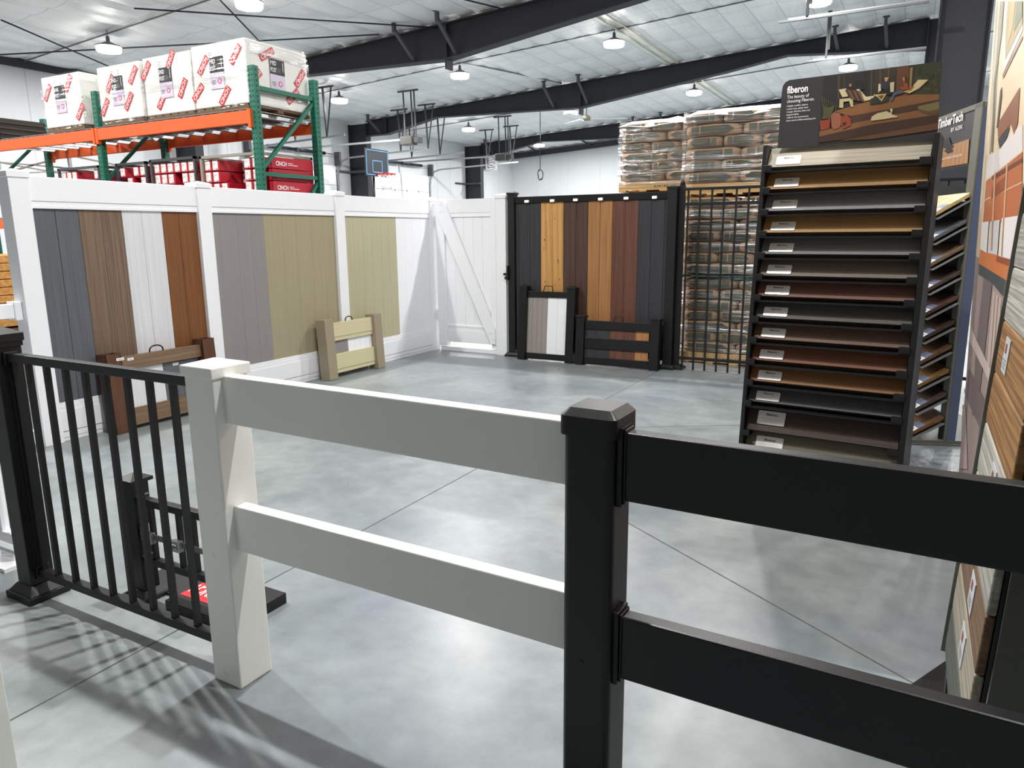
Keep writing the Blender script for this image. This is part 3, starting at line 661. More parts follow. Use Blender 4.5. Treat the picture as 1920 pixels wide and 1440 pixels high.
# wrapped boxes on the top level
FILM = mixclear('stretch film', (1, 1, 1, 1), .5, .78, (1.2, 1.2, 16), rough=.14, base=.03, top=.38, bump=.6)
BOXW = mat('white carton', (232, 231, 226), .5)
def tape(mb, c, ux, uy, ang, L=.215, w=.072):
    c, ux, uy = Vector(c), Vector(ux), Vector(uy); n = ux.cross(uy)
    a = R_(ang-10); X = ux*math.cos(a)+uy*math.sin(a); Y = -ux*math.sin(a)+uy*math.cos(a)
    mb.use(REDT).face([c-X*L/2-Y*w/2+n*.002, c+X*L/2-Y*w/2+n*.002, c+X*L/2+Y*w/2+n*.002, c-X*L/2+Y*w/2+n*.002])
    put_text(mb, 'CINCH', c-X*L*.42-Y*w*.30+n*.003, X, Y, w*.82, PAPER, width=L*.84, bold=.015)
def postlabel(mb, c, ux, uy, word):
    c, ux, uy = Vector(c), Vector(ux), Vector(uy); n = ux.cross(uy); ux, uy = ux*1.35, uy*1.3
    def q(x0, y0, x1, y1, m, l=.003): mb.use(m).face([c+ux*x0+uy*y0+n*l, c+ux*x1+uy*y0+n*l, c+ux*x1+uy*y1+n*l, c+ux*x0+uy*y1+n*l])
    q(-.075, 0, .075, .115, INK); q(-.075, -.12, .075, 0, LILAC)
    put_text(mb, word, c+ux*-.068+uy*.068+n*.004, ux, uy, .058, PAPER, width=.081, bold=.02)
    put_text(mb, 'POST', c+ux*-.068+uy*.018+n*.004, ux, uy, .058, PAPER, width=.081, bold=.02)
    q(.055, .03, .06, .10, PAPER, .004)
    for i in range(4): q(.0, .02+.009*i, .035, .023+.009*i, GREYINK, .004)
    for i in range(3): q(-.06, -.085+.012*i, -.02, -.079+.012*i, GREYINK, .004)
    P = [c+ux*(.025+.022*math.cos(t*math.pi/6))+uy*(-.065+.022*math.sin(t*math.pi/6))+n*.004 for t in range(12)]
    mb.use(mat('pink ring', (206, 60, 110), .5)).face(P)
    P = [c+ux*(.025+.014*math.cos(t*math.pi/6))+uy*(-.065+.014*math.sin(t*math.pi/6))+n*.005 for t in range(12)]
    mb.use(LILAC).face(P)
def wrapped_box(x0, x1, y0, y1, z0, z1, word, label, fronts, sides=(), sidelabel=None, rz=0):
    t = thing('wrapped_carton', label, 'wrapped box', ((x0+x1)/2, (y0+y1)/2, z0), rz, 'film-wrapped cartons on top of the rack')
    w, d, h = (x1-x0)/2, (y1-y0)/2, z1-z0
    MB().box((-w, -d, .05), (w, d, h)).build('carton', BOXW, t, bevel=.012)
    mb = MB(); mb.use(mat('dark pallet wood', (104, 84, 62), .8))
    for y in (-d+.04, 0, d-.04): mb.box((-w, y-.04, 0), (w, y+.04, .03))
    for i in range(6): mb.box((-w+.02+i*(2*w-.14)/5, -d, .03), (-w+.12+i*(2*w-.14)/5, d, .048))
    mb.build('pallet', None, t)
    mb = MB(); ux, uy = (1, 0, 0), (0, 0, 1)
    for (fx, fz, ang) in fronts: tape(mb, (-w+fx*2*w, -d-.004, fz*h), ux, uy, ang)
    postlabel(mb, (-w+.47*2*w, -d-.004, .57*h), ux, uy, word)
    mb.use(mat('packing slip', (224, 222, 220), .6)).face([(-w+.30*2*w, -d-.005, .77*h), (-w+.52*2*w, -d-.005, .77*h), (-w+.52*2*w, -d-.005, .93*h), (-w+.30*2*w, -d-.005, .93*h)])
    for i in range(4): mb.use(GREYINK).face([(-w+.33*2*w, -d-.006, (.80+.03*i)*h), (-w+(.38+.03*(i % 2))*2*w, -d-.006, (.80+.03*i)*h), (-w+(.38+.03*(i % 2))*2*w, -d-.006, (.806+.03*i)*h), (-w+.33*2*w, -d-.006, (.806+.03*i)*h)])
    for (fy, fz, ang) in sides: tape(mb, (w+.004, -d+fy*2*d, fz*h), (0, 1, 0), uy, ang)
    if sidelabel: postlabel(mb, (w+.004, -d+sidelabel*2*d, .57*h), (0, 1, 0), uy, word)
    mb.build('stickers', None, t)
    # stretch film: a slightly wavy skin round the carton
    bm = MB(); nx, nz = 10, 9; cols = []
    path = [(-w, -d), (w, -d), (w, d), (-w, d)]; e = .012
    for (a, b) in zip(path, path[1:]+path[:1]):
        for i in range(nx):
            s = i/nx; x, y = a[0]+(b[0]-a[0])*s, a[1]+(b[1]-a[1])*s; col = []
            for k in range(nz+1):
                f = 1+(e+.006*math.sin(5*s*nx+k*2.1))/w; g_ = 1+(e+.006*math.sin(4*s*nx+k*1.3))/d
                col.append((x*f, y*g_, .02+(h+.012-.02)*k/nz))
            cols.append(bm.verts(col))
    n = len(cols)
    for i in range(n):
        for k in range(nz):
            f = bm._f([cols[i][k], cols[(i+1) % n][k], cols[(i+1) % n][k+1], cols[i][k+1]])
            if f: f.smooth = True
    bm._f([c[-1] for c in cols]); bm.build('stretch_film', FILM, t)
    return t
wrapped_box(-6.76, -5.975, 5.46, 6.30, 2.70, 3.36, 'MID', 'largest wrapped white carton, marked MID POST, at the open end of the rack',
            [(.22, .70, 58), (.83, .78, 58), (.58, .22, 58), (.08, .32, 52)], [(.12, .46, 52), (.33, .84, 40), (.86, .60, 62), (.72, .30, 50)], .48)
wrapped_box(-7.58, -6.80, 5.48, 6.28, 2.70, 3.345, 'END', 'wrapped white carton marked END POST, third along the rack top, beside the largest one', [(.07, .80, 60), (.35, .30, 60), (.80, .44, 66), (.60, .90, 66)], [(.2, .2, 50)])
wrapped_box(-8.37, -7.62, 5.46, 6.24, 2.70, 3.33, 'END', 'wrapped white carton marked END POST with torn film, second along the rack top', [(.30, .70, 60), (.86, .78, 60), (.12, .32, 60), (.70, .36, 60)], [])
wrapped_box(-9.44, -8.68, 5.44, 6.22, 2.70, 3.33, 'BLANK', 'wrapped white carton set apart beyond the upright, first along the rack top', [(.15, .72, 60), (.72, .82, 62), (.94, .30, 58)], [(.80, .68, 40)])
# dark stack near the picture edge
for i in range(9):
    mb = MB(); z = 2.70+.035*i; x = -11.0+.015*(i % 2)
    for k in range(5): mb.box((x+.045*k, 5.58, z), (x+.045*k+.02, 6.2, z+.03))
    mb.box((x, 5.58, z), (x+.2, 5.60, z+.012)); mb.box((x, 6.18, z), (x+.2, 6.2, z+.012))
    tag(mb.build('stacked_grate', mat('dark brown rubber', (52, 44, 38), .7)), 'dark slatted grate on the rack top, %s from the bottom of its stack' % ORD[i], 'grate', 'dark slatted grates')

# red cartons in metal crates on the lower level
LBL = mat('carton label', (236, 228, 226), .5)
def mk_carton():
    t = thing('long_carton', 'x', 'carton', (0, 0, 0), 0)
    MB().box((-.055, 0, 0), (.055, .66, .112)).build('carton_body', RED, t, bevel=.002)
    mb = MB(); mb.use(LBL).box((-.052, -.0015, .012), (.030, 0, .108)); mb.use(INK).box((.0, -.002, .016), (.022, -.0015, .023)); mb.use(GREYINK).box((-.045, -.002, .02), (-.035, -.0015, .026))
    mb.use(REDT).box((-.046, -.002, .05), (-.042, -.0015, .09)); mb.use(GREYINK)
    mb.box((-.03, -.002, .075), (.0, -.0015, .078)); mb.box((-.03, -.002, .068), (-.008, -.0015, .071)); mb.build('end_label', None, t)
    return t
CART = mk_carton(); first_cart = [True]
def carton(x, y, z, label, grp):
    if first_cart[0]: first_cart[0] = False; CART.location = (x, y, z); CART['label'] = label; CART['group'] = grp; return CART
    return dup(CART, (x, y, z), None, label, grp)
YC = 5.62
def crate(x0, x1, ztop, zb, m, label, rows, cname, nslot, deep):
    t = thing('metal_crate', label, 'crate', ((x0+x1)/2, YC+.35, zb), 0, 'metal crates of red cartons'); o = t.location
    w = .028
    for x in (x0, x1-w):
        for y in (YC-.03, YC+.70): MB(o).box((x, y, zb), (x+w, y+w, ztop)).build('crate_post', m, t)
    for z, nm in ((ztop-w, 'top_frame'), (zb, 'bottom_frame')):
        mb = MB(o)
        for y in (YC-.03, YC+.70): mb.box((x0, y, z), (x1, y+w, z+w))
        for x in (x0, x1-w): mb.box((x, YC-.03, z), (x+w, YC+.73, z+w))
        mb.build(nm, m, t)
    pitch = (x1-x0-2*w-.01)/nslot; n = 0
    for r, slots in enumerate(rows):
        z = ztop-w-.008-.122*(r+1)
        for s in range(nslot):
            x = x0+w+.005+pitch*(s+.5); out = s in slots
            carton(x, YC+(.0 if out else .30+.03*(s % 2)), z, 'red carton, %s in the %s row of the %s%s' % (ORD[s], ORD[r], cname, '' if out else ', pushed back'), 'red cartons in the %s' % cname)
    return t
PALE = mat('pale crate steel', (158, 152, 140), .5, metal=.3)
crate(-6.94, -6.02, 2.30, 1.715, PALE, 'pale steel crate holding the biggest group of red cartons, at the open rack end', [(0, 1, 5, 6), (0, 1, 5, 6), (0, 1, 2, 5, 6), (0, 1, 3, 4)], 'end crate', 7, 1)
crate(-7.79, -7.02, 2.31, 1.715, DGALV, 'dull steel crate of red cartons, second from the open end of the rack', [(0, 1, 2, 3, 4, 5), (0, 1, 2, 4, 5), (0, 2, 3)], 'second crate', 6, 1)
crate(-8.42, -7.86, 2.30, 1.715, DGALV, 'narrow dull steel crate of red cartons just past the middle upright', [(0, 2, 3), (1, 3)], 'narrow crate', 4, 1)
crate(-9.60, -8.75, 2.30, 1.715, DGALV, 'dull steel crate of red cartons farthest along the rack', [(0, 1, 2, 6), (1, 2, 4)], 'farthest crate', 7, 1)
for r in range(3):
    z = 2.30-.028-.008-.122*(r+1)
    t = thing('long_carton', 'long red carton lying side-on in the end crate, %s from the top, lettered in white' % ORD[r], 'carton', (-5.955, YC+.06, z-.002), 0, 'side-on red cartons')
    MB().box((-.05, 0, 0), (0, .60, .114)).build('carton_body', RED, t, bevel=.002)
    mb = MB(); put_text(mb, 'CINCH', (.0005, .06, .03), (0, 1, 0), (0, 0, 1), .062, PAPER, width=.15, bold=.02)
    mb.use(PAPER)
    for k in range(2): mb.box((.0005, .23, .058-.018*k), (.0012, .30+.07*k, .064-.018*k))
    mb.build('lettering', None, t)
# cardboard box and folding canopy frame beyond
tag(MB().box((-12.1, 6.6, 0), (-10.9, 7.4, 2.33)).build('cardboard_bin', KRAFT, bevel=.01), 'tall brown cardboard bin behind the rack at the picture edge', 'cardboard box')
t = thing('canopy_frame', 'silver folding canopy frame standing over the cardboard bin', 'canopy frame', (-11.2, 7.2, 0)); o = t.location
pp = [(-12.6, 6.45), (-10.75, 6.45), (-10.75, 8.0), (-12.6, 8.0)]
for x, y in pp: MB(o).box((x-.02, y-.02, 0), (x+.02, y+.02, 2.62)).build('leg', GALV, t)
for a, b in zip(pp, pp[1:]+pp[:1]):
    for za, zb in ((2.60, 2.42), (2.42, 2.60)):
        MB(o).bar((a[0], a[1], za), (b[0], b[1], zb), .03, .02).build('scissor_bar', mat('grey bar', (140, 136, 132), .5), t)
# second rack glimpsed past the near end post
t = thing('pallet_rack', 'green and orange rack glimpsed past the near end post of the privacy fence', 'rack', (-9.2, 3.6, 0)); o = t.location
MB(o).box((-7.75, 3.45, 0), (-7.66, 3.54, 1.9)).build('upright', GREEN, t, bevel=.004)
MB(o).box((-9.6, 3.46, 1.52), (-7.75, 3.50, 1.68)).build('beam', ORANGE, t); MB(o).box((-9.65, 3.45, 0), (-9.56, 3.54, 1.9)).build('upright', GREEN, t, bevel=.004)
LUM = wood('yellow lumber', (206, 152, 82), (168, 114, 54), 'x', .7, 30)
for i in range(9):
    z = .62+.075*i
    for j in range(2):
        tag(MB().box((-9.6, 3.62+.3*j, z), (-7.55, 3.90+.3*j, z+.068)).build('lumber_board', LUM, bevel=.004), 'yellow lumber board, %s from the bottom of the strapped pile, %s column' % (ORD[i], ('front', 'back')[j]), 'board', 'strapped lumber boards behind the fence end')
mb = MB()
for x in (-7.9, -8.5, -9.2): mb.box((x-.008, 3.612, .62), (x+.008, 3.618, 1.30))
tag(mb.build('steel_strap', BLACKP), 'thin black straps round the yellow lumber pile', 'strap')
tag(MB().box((-9.6, 3.62, .0), (-7.55, 4.2, .60)).build('timber_block', mat('dark timber', (96, 70, 46), .8)), 'dark timber block under the strapped lumber pile', 'timber')

# ------------------------------------------------------------ pallets of bagged concrete
BAGM = mat('brown bag paper', (174, 142, 108), .65, var=.07, vscale=(3, 3, 3), bump=.3, bscale=(9, 9, 16))
BPRT = mat('dark bag print', (74, 76, 70), .6, var=.12, vscale=(25, 25, 25)); BTXT = mat('ochre bag print', (140, 126, 58), .6); BGRN = mat('green bag print', (84, 84, 66), .6)
def bag_mesh(L, Wd, H, n=12):
    mb = MB(); rows = []
    def sp(t, e): return math.copysign(abs(t)**e, t)
    nu, nv = 28, 10
    for j in range(nv+1):
        ph = -math.pi/2+math.pi*j/nv; row = []
        for i in range(nu):
            th = 2*math.pi*i/nu
            x = sp(math.cos(th), .28)*sp(math.cos(ph), .30)*L/2; y = sp(math.sin(th), .32)*sp(math.cos(ph), .30)*Wd/2; z = sp(math.sin(ph), .42)*H/2
            k = 1-.10*(abs(x)/(L/2))**6
            row.append((x, y*k, z*(1-.12*(abs(x)/(L/2))**4)+.004*math.sin(x*14+y*9)))
        rows.append(mb.verts(row))
    for a, b in zip(rows, rows[1:]):
        for i in range(nu):
            f = mb._f([a[i], a[(i+1) % nu], b[(i+1) % nu], b[i]])
            if f: f.smooth = True
    return mb
BL, BW_, BH = .60, .40, .126
def bag_print(mb, c, ux, L, n, flip=False):
    """pointed dark panel with ochre lettering on a bag's side; n is the outward direction"""
    ux, n, uy = Vector(ux), Vector(n), Vector((0, 0, 1)); c = Vector(c)+n*.002; h = BH*.31
    s = -1 if flip else 1
    P = [(-L*.42, 0), (-L*.30, -h), (L*.22, -h), (L*.22, h), (-L*.30, h)]
    mb.use(BPRT).face([c+ux*(s*x)+uy*y for x, y in P])
    mb.use(BGRN).face([c+ux*(s*x)+uy*y+n*.001 for x, y in ((L*.25, -h), (L*.40, -h), (L*.40, h), (L*.25, h))])
    w = L*.40
    o = c+ux*(-w/2-.02*s)+n*.0015
    put_text(mb, 'CONCRETE MIX', o+uy*.004, ux, uy, .026, BTXT, width=w); put_text(mb, 'COMMERCIAL', o+uy*(-.022), ux, uy, .018, BTXT, width=w*.8)
def mk_bag():
    t = thing('concrete_bag', 'x', 'bag', (0, 0, 0)); o = bag_mesh(BL, BW_, BH).build('paper_bag', BAGM, t)
    mb = MB(); bag_print(mb, (0, -BW_/2-.0, 0), (1, 0, 0), BL*.92, (0, -1, 0)); bag_print(mb, (0, BW_/2, 0), (-1, 0, 0), BL*.92, (0, 1, 0), True)
    bag_print(mb, (BL/2, 0, 0), (0, 1, 0), BW_*.85, (1, 0, 0), True); bag_print(mb, (-BL/2, 0, 0), (0, -1, 0), BW_*.85, (-1, 0, 0))
    mb.keep = 1; mb.build('bag_print', None, t); return t
BAG = mk_bag(); bag_first = [True]
def put_bag(x, y, z, rz, label, grp):
    if bag_first[0]:
        bag_first[0] = False; BAG.location = (x, y, z); BAG.rotation_euler = (0, 0, rz); BAG['label'] = label; BAG['group'] = grp; return
    dup(BAG, (x, y, z), rz, label, grp)
PWRAP = mixclear('pallet film', (1, 1, 1, 1), .50, .74, (.8, .8, 26), rough=.2, base=.07, top=.68, bump=1.2)
SHEET = mat('white plastic sheet', (236, 232, 228), .35)
def pallet(x0, y0, z0, w, d, label, grp='wooden pallets under the bags'):
    t = thing('wooden_pallet', label, 'pallet', (x0+w/2, y0+d/2, z0), 0, grp); o = t.location
    for i in range(7):
        y = y0+(d-.09)*i/6; 
        MB(o).box((x0, y, z0+.105), (x0+w, y+.09, z0+.122)).build('deck_board', PALW, t) if i in (0, 6) else None
    mb = MB(o)
    for i in range(9): x = x0+(w-.09)*i/8; mb.box((x, y0+.005, z0+.105), (x+.09, y0+d-.005, z0+.124))
    mb.build('deck_slats', PALW, t)
    for y in (y0, y0+d/2-.02, y0+d-.04): MB(o).box((x0, y, z0+.018), (x0+w, y+.04, z0+.105)).build('stringer', PALW, t)
    mb = MB(o)
    for i in range(5): x = x0+(w-.1)*i/4; mb.box((x, y0, z0), (x+.1, y0+d, z0+.018))
    mb.build('bottom_slats', PALW, t)
    mb = MB(o)
    for i in range(9): mb.use(INK).box((x0+w*.40+.022*i, y0-.001, z0+.05), (x0+w*.40+.022*i+(.008 if i % 3 else .014), y0, z0+.072))
    mb.build('stamp', None, t)
def stack(x0, y0, z0, layers, name, w=1.2, d=1.0, seed=1, back=True, film=True, lh=.122, pal=True):
    rr = random.Random(seed)
    if pal: pallet(x0, y0, z0, w, d, 'wooden pallet at the bottom of the %s' % name)
    zb = z0+(.124 if pal else 0)
    for l in range(layers):
        z = zb+lh*(l+.5); fromtop = layers-1-l
        items = []
        if l % 2 == 0:
            for i in range(2): items.append((x0+w*(.25+.5*i), y0+BW_/2, 0, 'front long'))
            for i in range(3): items.append((x0+w*(1+2*i)/6, y0+BW_+BL/2, math.pi/2, 'rear crosswise'))
        else:
            for i in range(3): items.append((x0+w*(1+2*i)/6, y0+BL/2, math.pi/2*(1 if i != 1 else -1), 'front crosswise'))
            for i in range(2): items.append((x0+w*(.25+.5*i), y0+BL+BW_/2, math.pi, 'rear long'))
        for q, (x, y, rz, pos) in enumerate(items):
            if not back and 'rear' in pos and q not in (2, 3): continue
            if 'long' in pos and rr.random() < .4: rz += math.pi
            put_bag(x+rr.uniform(-.008, .008), y+rr.uniform(-.010, .004), z, rz+rr.uniform(-.02, .02),
                    'concrete bag, %s %s one, %s layer down, %s' % (ORD[q if 'front' in pos else q-(2 if l % 2 == 0 else 3)], pos, ORD[fromtop], name), 'concrete bags of the %s' % name)
    zt = zb+lh*layers
    if film:
        mb = MB(); e = .012; nz = layers*2; cols = []; path = [(x0, y0), (x0+w, y0), (x0+w, y0+d), (x0, y0+d)]; cx, cy = x0+w/2, y0+d/2
        for (a, b) in zip(path, path[1:]+path[:1]):
            for i in range(8):
                s = i/8; x, y = a[0]+(b[0]-a[0])*s, a[1]+(b[1]-a[1])*s; col = []
                corner = abs(s-.0)*0
                for k in range(nz+1):
                    z = z0+(.06 if pal else .005)+(zt-z0-.05)*k/nz; off = e+(.010 if k % 2 else .0)+.006*math.sin(i*1.7+k)
                    if k == 0: off = .03
                    dx, dy = x-cx, y-cy; f = 1+off/(w/2); g_ = 1+off/(d/2)
                    if i == 0: f -= .012; g_ -= .012
                    col.append((cx+dx*f, cy+dy*g_, z))
                cols.append(mb.verts(col))
        n = len(cols)
        for i in range(n):
            for k in range(nz):
                f = mb._f([cols[i][k], cols[(i+1) % n][k], cols[(i+1) % n][k+1], cols[i][k+1]])
                if f: f.smooth = True
        tag(mb.build('stretch_wrap', PWRAP), 'clear stretch wrap round the %s' % name, 'plastic wrap', 'clear wraps round the bag pallets')
    return zt
def top_sheet(x0, y0, z, w, d, label, seed=3):
    rr = random.Random(seed); mb = MB(); n = 9; V = []
    for i in range(n+1):
        row = []
        for j in range(n+1):
            u, v = i/n, j/n; ed = min(u, 1-u, v, 1-v)
            pk = .02+.15*max(0, math.sin(6.5*u+seed))*max(0, math.cos(4*v+seed*.5))+rr.random()*.014
            if ed == 0: pk = -.05-.03*max(0, math.sin(9*u+5*v+seed))
            elif ed < .12: pk = .012+.35*pk
            row.append((x0-.016+(w+.032)*u, y0-.016+(d+.032)*v, z+.012+pk))
        V.append(mb.verts(row))
    for i in range(n):
        for j in range(n): mb._f([V[i][j], V[i+1][j], V[i+1][j+1], V[i][j+1]])
    tag(mb.build('plastic_sheet', SHEET), label, 'plastic sheet', 'white plastic top sheets')
PX, PY = -2.30, 8.10
z1 = stack(PX+.03, PY, 0, 7, 'lowest pallet of near tower', seed=1, lh=.118)
tag(MB().box((PX-.02, PY-.03, z1+.012), (PX+1.24, PY+1.02, z1+.034)).build('slip_sheet', mat('green slip sheet', (62, 92, 86), .35), bevel=.004), 'dark green slip sheet between the two lower loads of the near bag tower', 'sheet')
z2 = stack(PX, PY, z1+.04, 7, 'middle load of near tower', seed=2, lh=.118, pal=False)
z3 = stack(PX-.02, PY, z2+.02, 6, 'top pallet of near tower', seed=3)
top_sheet(PX-.02, PY, z3, 1.2, 1.0, 'white plastic sheet crumpled on top of the near bag tower', 3)
QX, QY = -3.52, 9.35
tag(MB().box((QX+.1, QY+.05, 0), (QX+1.1, QY+.95, 1.97)).build('bag_block', BAGM, bevel=.03), 'lower part of the far bag tower standing behind the dark board fence', 'bag stack')
z = stack(QX, QY, 1.97, 6, 'far tower behind dark fence', seed=5)
top_sheet(QX, QY, z, 1.2, 1.0, 'white plastic sheet folded on top of the far bag tower', 5)

# ------------------------------------------------------------ tall sample rack with tilted boards
RO_ = Vector((-.862, 4.600, 0)); RU = Vector((.9966, -.082, 0)); RV = Vector((.082, .9966, 0)); RA = math.atan2(-.082, .9966)
RW = .875
t = thing('sample_rack', 'tall black display rack holding the tilted deck board samples under the picture header', 'display rack', RO_, RA)
BKS = mat('black rack steel', (20, 20, 22), .4)
LIPS = [(.159, 1.829), (.151, 1.700), (.143, 1.572), (.135, 1.443), (.126, 1.315), (.113, 1.185), (.10, 1.060), (.085, .928), (.070, .799), (.058, .665), (.045, .535), (.034, .405), (.022, .222), (.010, .06)]
# side panels with sloping front edge
for x0, x1 in ((-.022, .002), (RW, RW+.03)):
    MB().prism([(x0, -.03, 0), (x0, .46, 0), (x0, .46, 1.96), (x0, .15, 1.96)], (x1-x0, 0, 0)).build('side_panel', BKS, t, bevel=.002)
MB().box((0, .44, .02), (RW, .458, 1.95)).build('back_panel', BKS, t)
MB().box((0, -.02, 0), (RW, .44, .03)).build('base', BKS, t)
for i, (v, z) in enumerate(LIPS):
    for x0, x1 in ((-.004, .038), (RW-.055, RW+.004)):
        MB().box((x0, v-.036, z-.036), (x1, v-.010, z+.010 if i < 12 else z+.002)).box((x0, v-.036, z-.036), (x1, v+.16, z-.028)).build('shelf_clip', BKS, t, bevel=.002)
for i in range(12):
    v, z = LIPS[i]; MB().box((.0, v-.034, z-.034), (RW, v+.05, z-.026)).box((.0, v-.036, z-.034), (RW, v-.032, z-.024)).build('shade_tray', BKS, t)  # tray added under each board, lip pushed forward to deepen shade below
for i in range(13):
    v, z = LIPS[i]
    MB().box((-.0225, v-.012, z-.09), (-.022, v-.006, z-.055)).build('slot', mat('bright slot', (220, 220, 220), .5), t)
cols = [((196, 188, 170), (140, 132, 116)), ((176, 138, 86), (156, 118, 70)), ((150, 150, 154), (128, 128, 132)), ((190, 152, 98), (168, 130, 80)), ((138, 140, 140), (114, 116, 116)),
        ((134, 126, 114), (112, 104, 94)), ((132, 92, 78), (110, 74, 62)), ((98, 98, 92), (78, 78, 72)), ((128, 100, 82), (104, 80, 64)), ((140, 90, 62), (114, 70, 48)), ((158, 112, 66), (130, 88, 50)),
        ((88, 92, 94), (68, 70, 72)), ((78, 60, 50), (60, 44, 36)), ((128, 122, 104), (106, 100, 84))]
cn = ['streaky greige', 'golden tan', 'mid grey', 'honey tan', 'cool grey', 'taupe grey', 'reddish brown', 'dark charcoal', 'cocoa brown', 'russet brown', 'amber brown', 'slate charcoal', 'very dark brown', 'olive grey']
for i, (v, z) in enumerate(LIPS):
    th = R_(55 if i < 12 else 62); Lb = .142 if i < 12 else .168
    loc = RO_+RV*v+Vector((0, 0, z))
    b = thing('deck_board_sample', '%s deck board sample with a silver card, %s from black rack top' % (cn[i], ORD[i]), 'board sample', loc, RA, 'deck board samples on the black rack')
    b.rotation_euler = (th, 0, RA)      # local x along the board, local y up the tilted face, local z outwards
    b.rotation_mode = 'XYZ'
    streak = i == 0
    dk = lambda c: tuple(v*.86 for v in c)
    m = wood(cn[i]+' board', dk(cols[i][0]), dk(cols[i][1]), 'x', .6, 260 if streak else 150, .25, contrast=(.35, .52) if streak else (.3, .7))
    M = None
    mb = MB(); mb.box((.004, 0, -.024), (RW-.006, Lb, 0)); mb.build('board', m, b, bevel=.002)
    mb = MB()
    for yy in (-.007, -.015): mb.box((.038, -.0012, yy-.0025), (RW-.056, .0005, yy+.0005))
    mb.build('edge_grooves', mat('groove dark', (40, 36, 32), .8), b)
    # card
    cx, cy, cw, ch = (.052, .012, .142, .062) if i < 12 else (.068, .045, .165, .088)
    mb = MB(); mb.use(mat('silver card', (232, 231, 228), .35, metal=.0, coat=.3)); P = []
    for sx, sy, a0 in ((1, 1, 0), (0, 1, 90), (0, 0, 180), (1, 0, 270)):
        for k in range(4):
            a = R_(a0+30*k); r = .007; P.append((cx+(cw-r if sx else r)+r*math.cos(a), cy+(ch-r if sy else r)+r*math.sin(a), .001))
    mb.prism(P, (0, 0, .004))
    put_text(mb, 'fiberon', (cx+cw*.30, cy+ch*.66, .0052), (1, 0, 0), (0, 1, 0), .018 if i < 12 else .022, INK, width=cw*.42, bold=.015)
    mb.use(GREYINK)
    for k in range(2): mb.box((cx+cw*(.12+.1*k), cy+ch*(.42-.16*k), .005), (cx+cw*(.85-.12*k), cy+ch*(.42-.16*k)+.0012, .0056))
    mb.build('name_card', None, b)
# picture header
HP = Vector((-.793, 4.795, 1.95)); HU = Vector((.9966, -.082, 0)); HN = Vector((-.082, -.9966, 0))
t = thing('header_sign', 'dark picture header of friends and a dog on a deck, mounted above the sample rack', 'sign', (-.38, 4.77, 1.93), RA); o = Vector(t.location); Mi = Matrix.Rotation(-RA, 4, 'Z')
def hp(px, py, lift=0):
    q = hit(px, py, HP, HN)+HN*lift; return Mi @ (q-o)
outline = [(1458, 278), (1462, 222), (1466, 172), (1468, 161), (1473, 154), (1481, 150), (1765, 115), (1767, 117), (1756, 262)]
P = [hp(*p) for p in outline]
PANEL = mat('dark header panel', (47, 46, 48), .45)
mb = MB(); mb.prism(P, (0, .008, 0)); mb.build('panel', PANEL, t)
def poly(mb, m, pts, k, f=hp): mb.use(m).face([f(x, y, .0015+.0006*k) for x, y in pts])
mb = MB(); mb.keep = 0
hc = lambda x, y: (1440+x/5.647, 110+y/5.647)
def hpoly(c, pts, k):
    c = tuple(int(v*.84) for v in c); poly(mb, mat('print %d %d %d' % c, c, .5), [hc(*p) for p in pts], k)
hpoly((50, 42, 34), [(595, 190), (1842, 35), (1830, 160), (1800, 760), (540, 915), (560, 500)], 0)            # ground tone
hpoly((38, 36, 32), [(595, 190), (1130, 118), (1120, 420), (580, 500)], 1)
for x0, w_, c in ((740, 26, (72, 60, 46)), (800, 14, (66, 54, 42)), (1020, 40, (28, 28, 28)), (1090, 14, (84, 62, 40)), (1180, 24, (76, 58, 38)), (1270, 16, (90, 66, 44))):
    hpoly(c, [(x0, 175-(x0-740)*.13), (x0+w_, 172-(x0-740)*.13), (x0+w_-6, 430), (x0-6, 432)], 2)
hpoly((104, 64, 34), [(1370, 95), (1500, 80), (1480, 400), (1350, 410)], 2)
hpoly((150, 130, 74), [(1505, 100), (1535, 90), (1515, 330), (1495, 330)], 3)
hpoly((50, 56, 30), [(1560, 80), (1842, 36), (1820, 385), (1540, 380)], 2)
for i in range(26):
    x, y = 1560+rnd.random()*250, 80+rnd.random()*260; hpoly((74, 80, 40) if i % 2 else (34, 42, 24), [(x, y), (x+26, y-8), (x+20, y+22), (x-4, y+20)], 3)
hpoly((138, 92, 52), [(700, 560), (1100, 440), (1540, 380), (1815, 378), (1812, 440), (1200, 560), (880, 610)], 3)   # upper deck
hpoly((74, 48, 32), [(880, 606), (1310, 530), (1815, 432), (1812, 490), (1300, 600), (880, 690)], 4)                # riser
hpoly((134, 90, 54), [(548, 770), (880, 690), (1300, 600), (1720, 520), (1812, 560), (1810, 590), (1100, 700), (545, 825)], 5)
hpoly((66, 42, 32), [(545, 825), (1100, 702), (1810, 590), (1806, 680), (1000, 830), (543, 890)], 6)
hpoly((104, 70, 44), [(760, 870), (1806, 680), (1802, 752), (1100, 852)], 6)
hpoly((126, 112, 72), [(1590, 505), (1812, 455), (1812, 580), (1700, 592), (1590, 550)], 7)
hpoly((92, 78, 50), [(1590, 530), (1700, 560), (1812, 530), (1812, 580), (1700, 592), (1590, 550)], 8)
hpoly((186, 162, 116), [(1420, 350), (1500, 370), (1600, 320), (1695, 232), (1690, 224), (1590, 226), (1500, 330)], 8)   # lounger
hpoly((222, 200, 150), [(1500, 338), (1590, 226), (1692, 224), (1600, 312), (1490, 372)], 9)
hpoly((168, 88, 54), [(1490, 330), (1540, 285), (1550, 300), (1510, 345)], 10)
hpoly((150, 72, 44), [(1430, 240), (1480, 225), (1490, 330), (1420, 335), (1390, 305), (1440, 290)], 10)              # seated figure
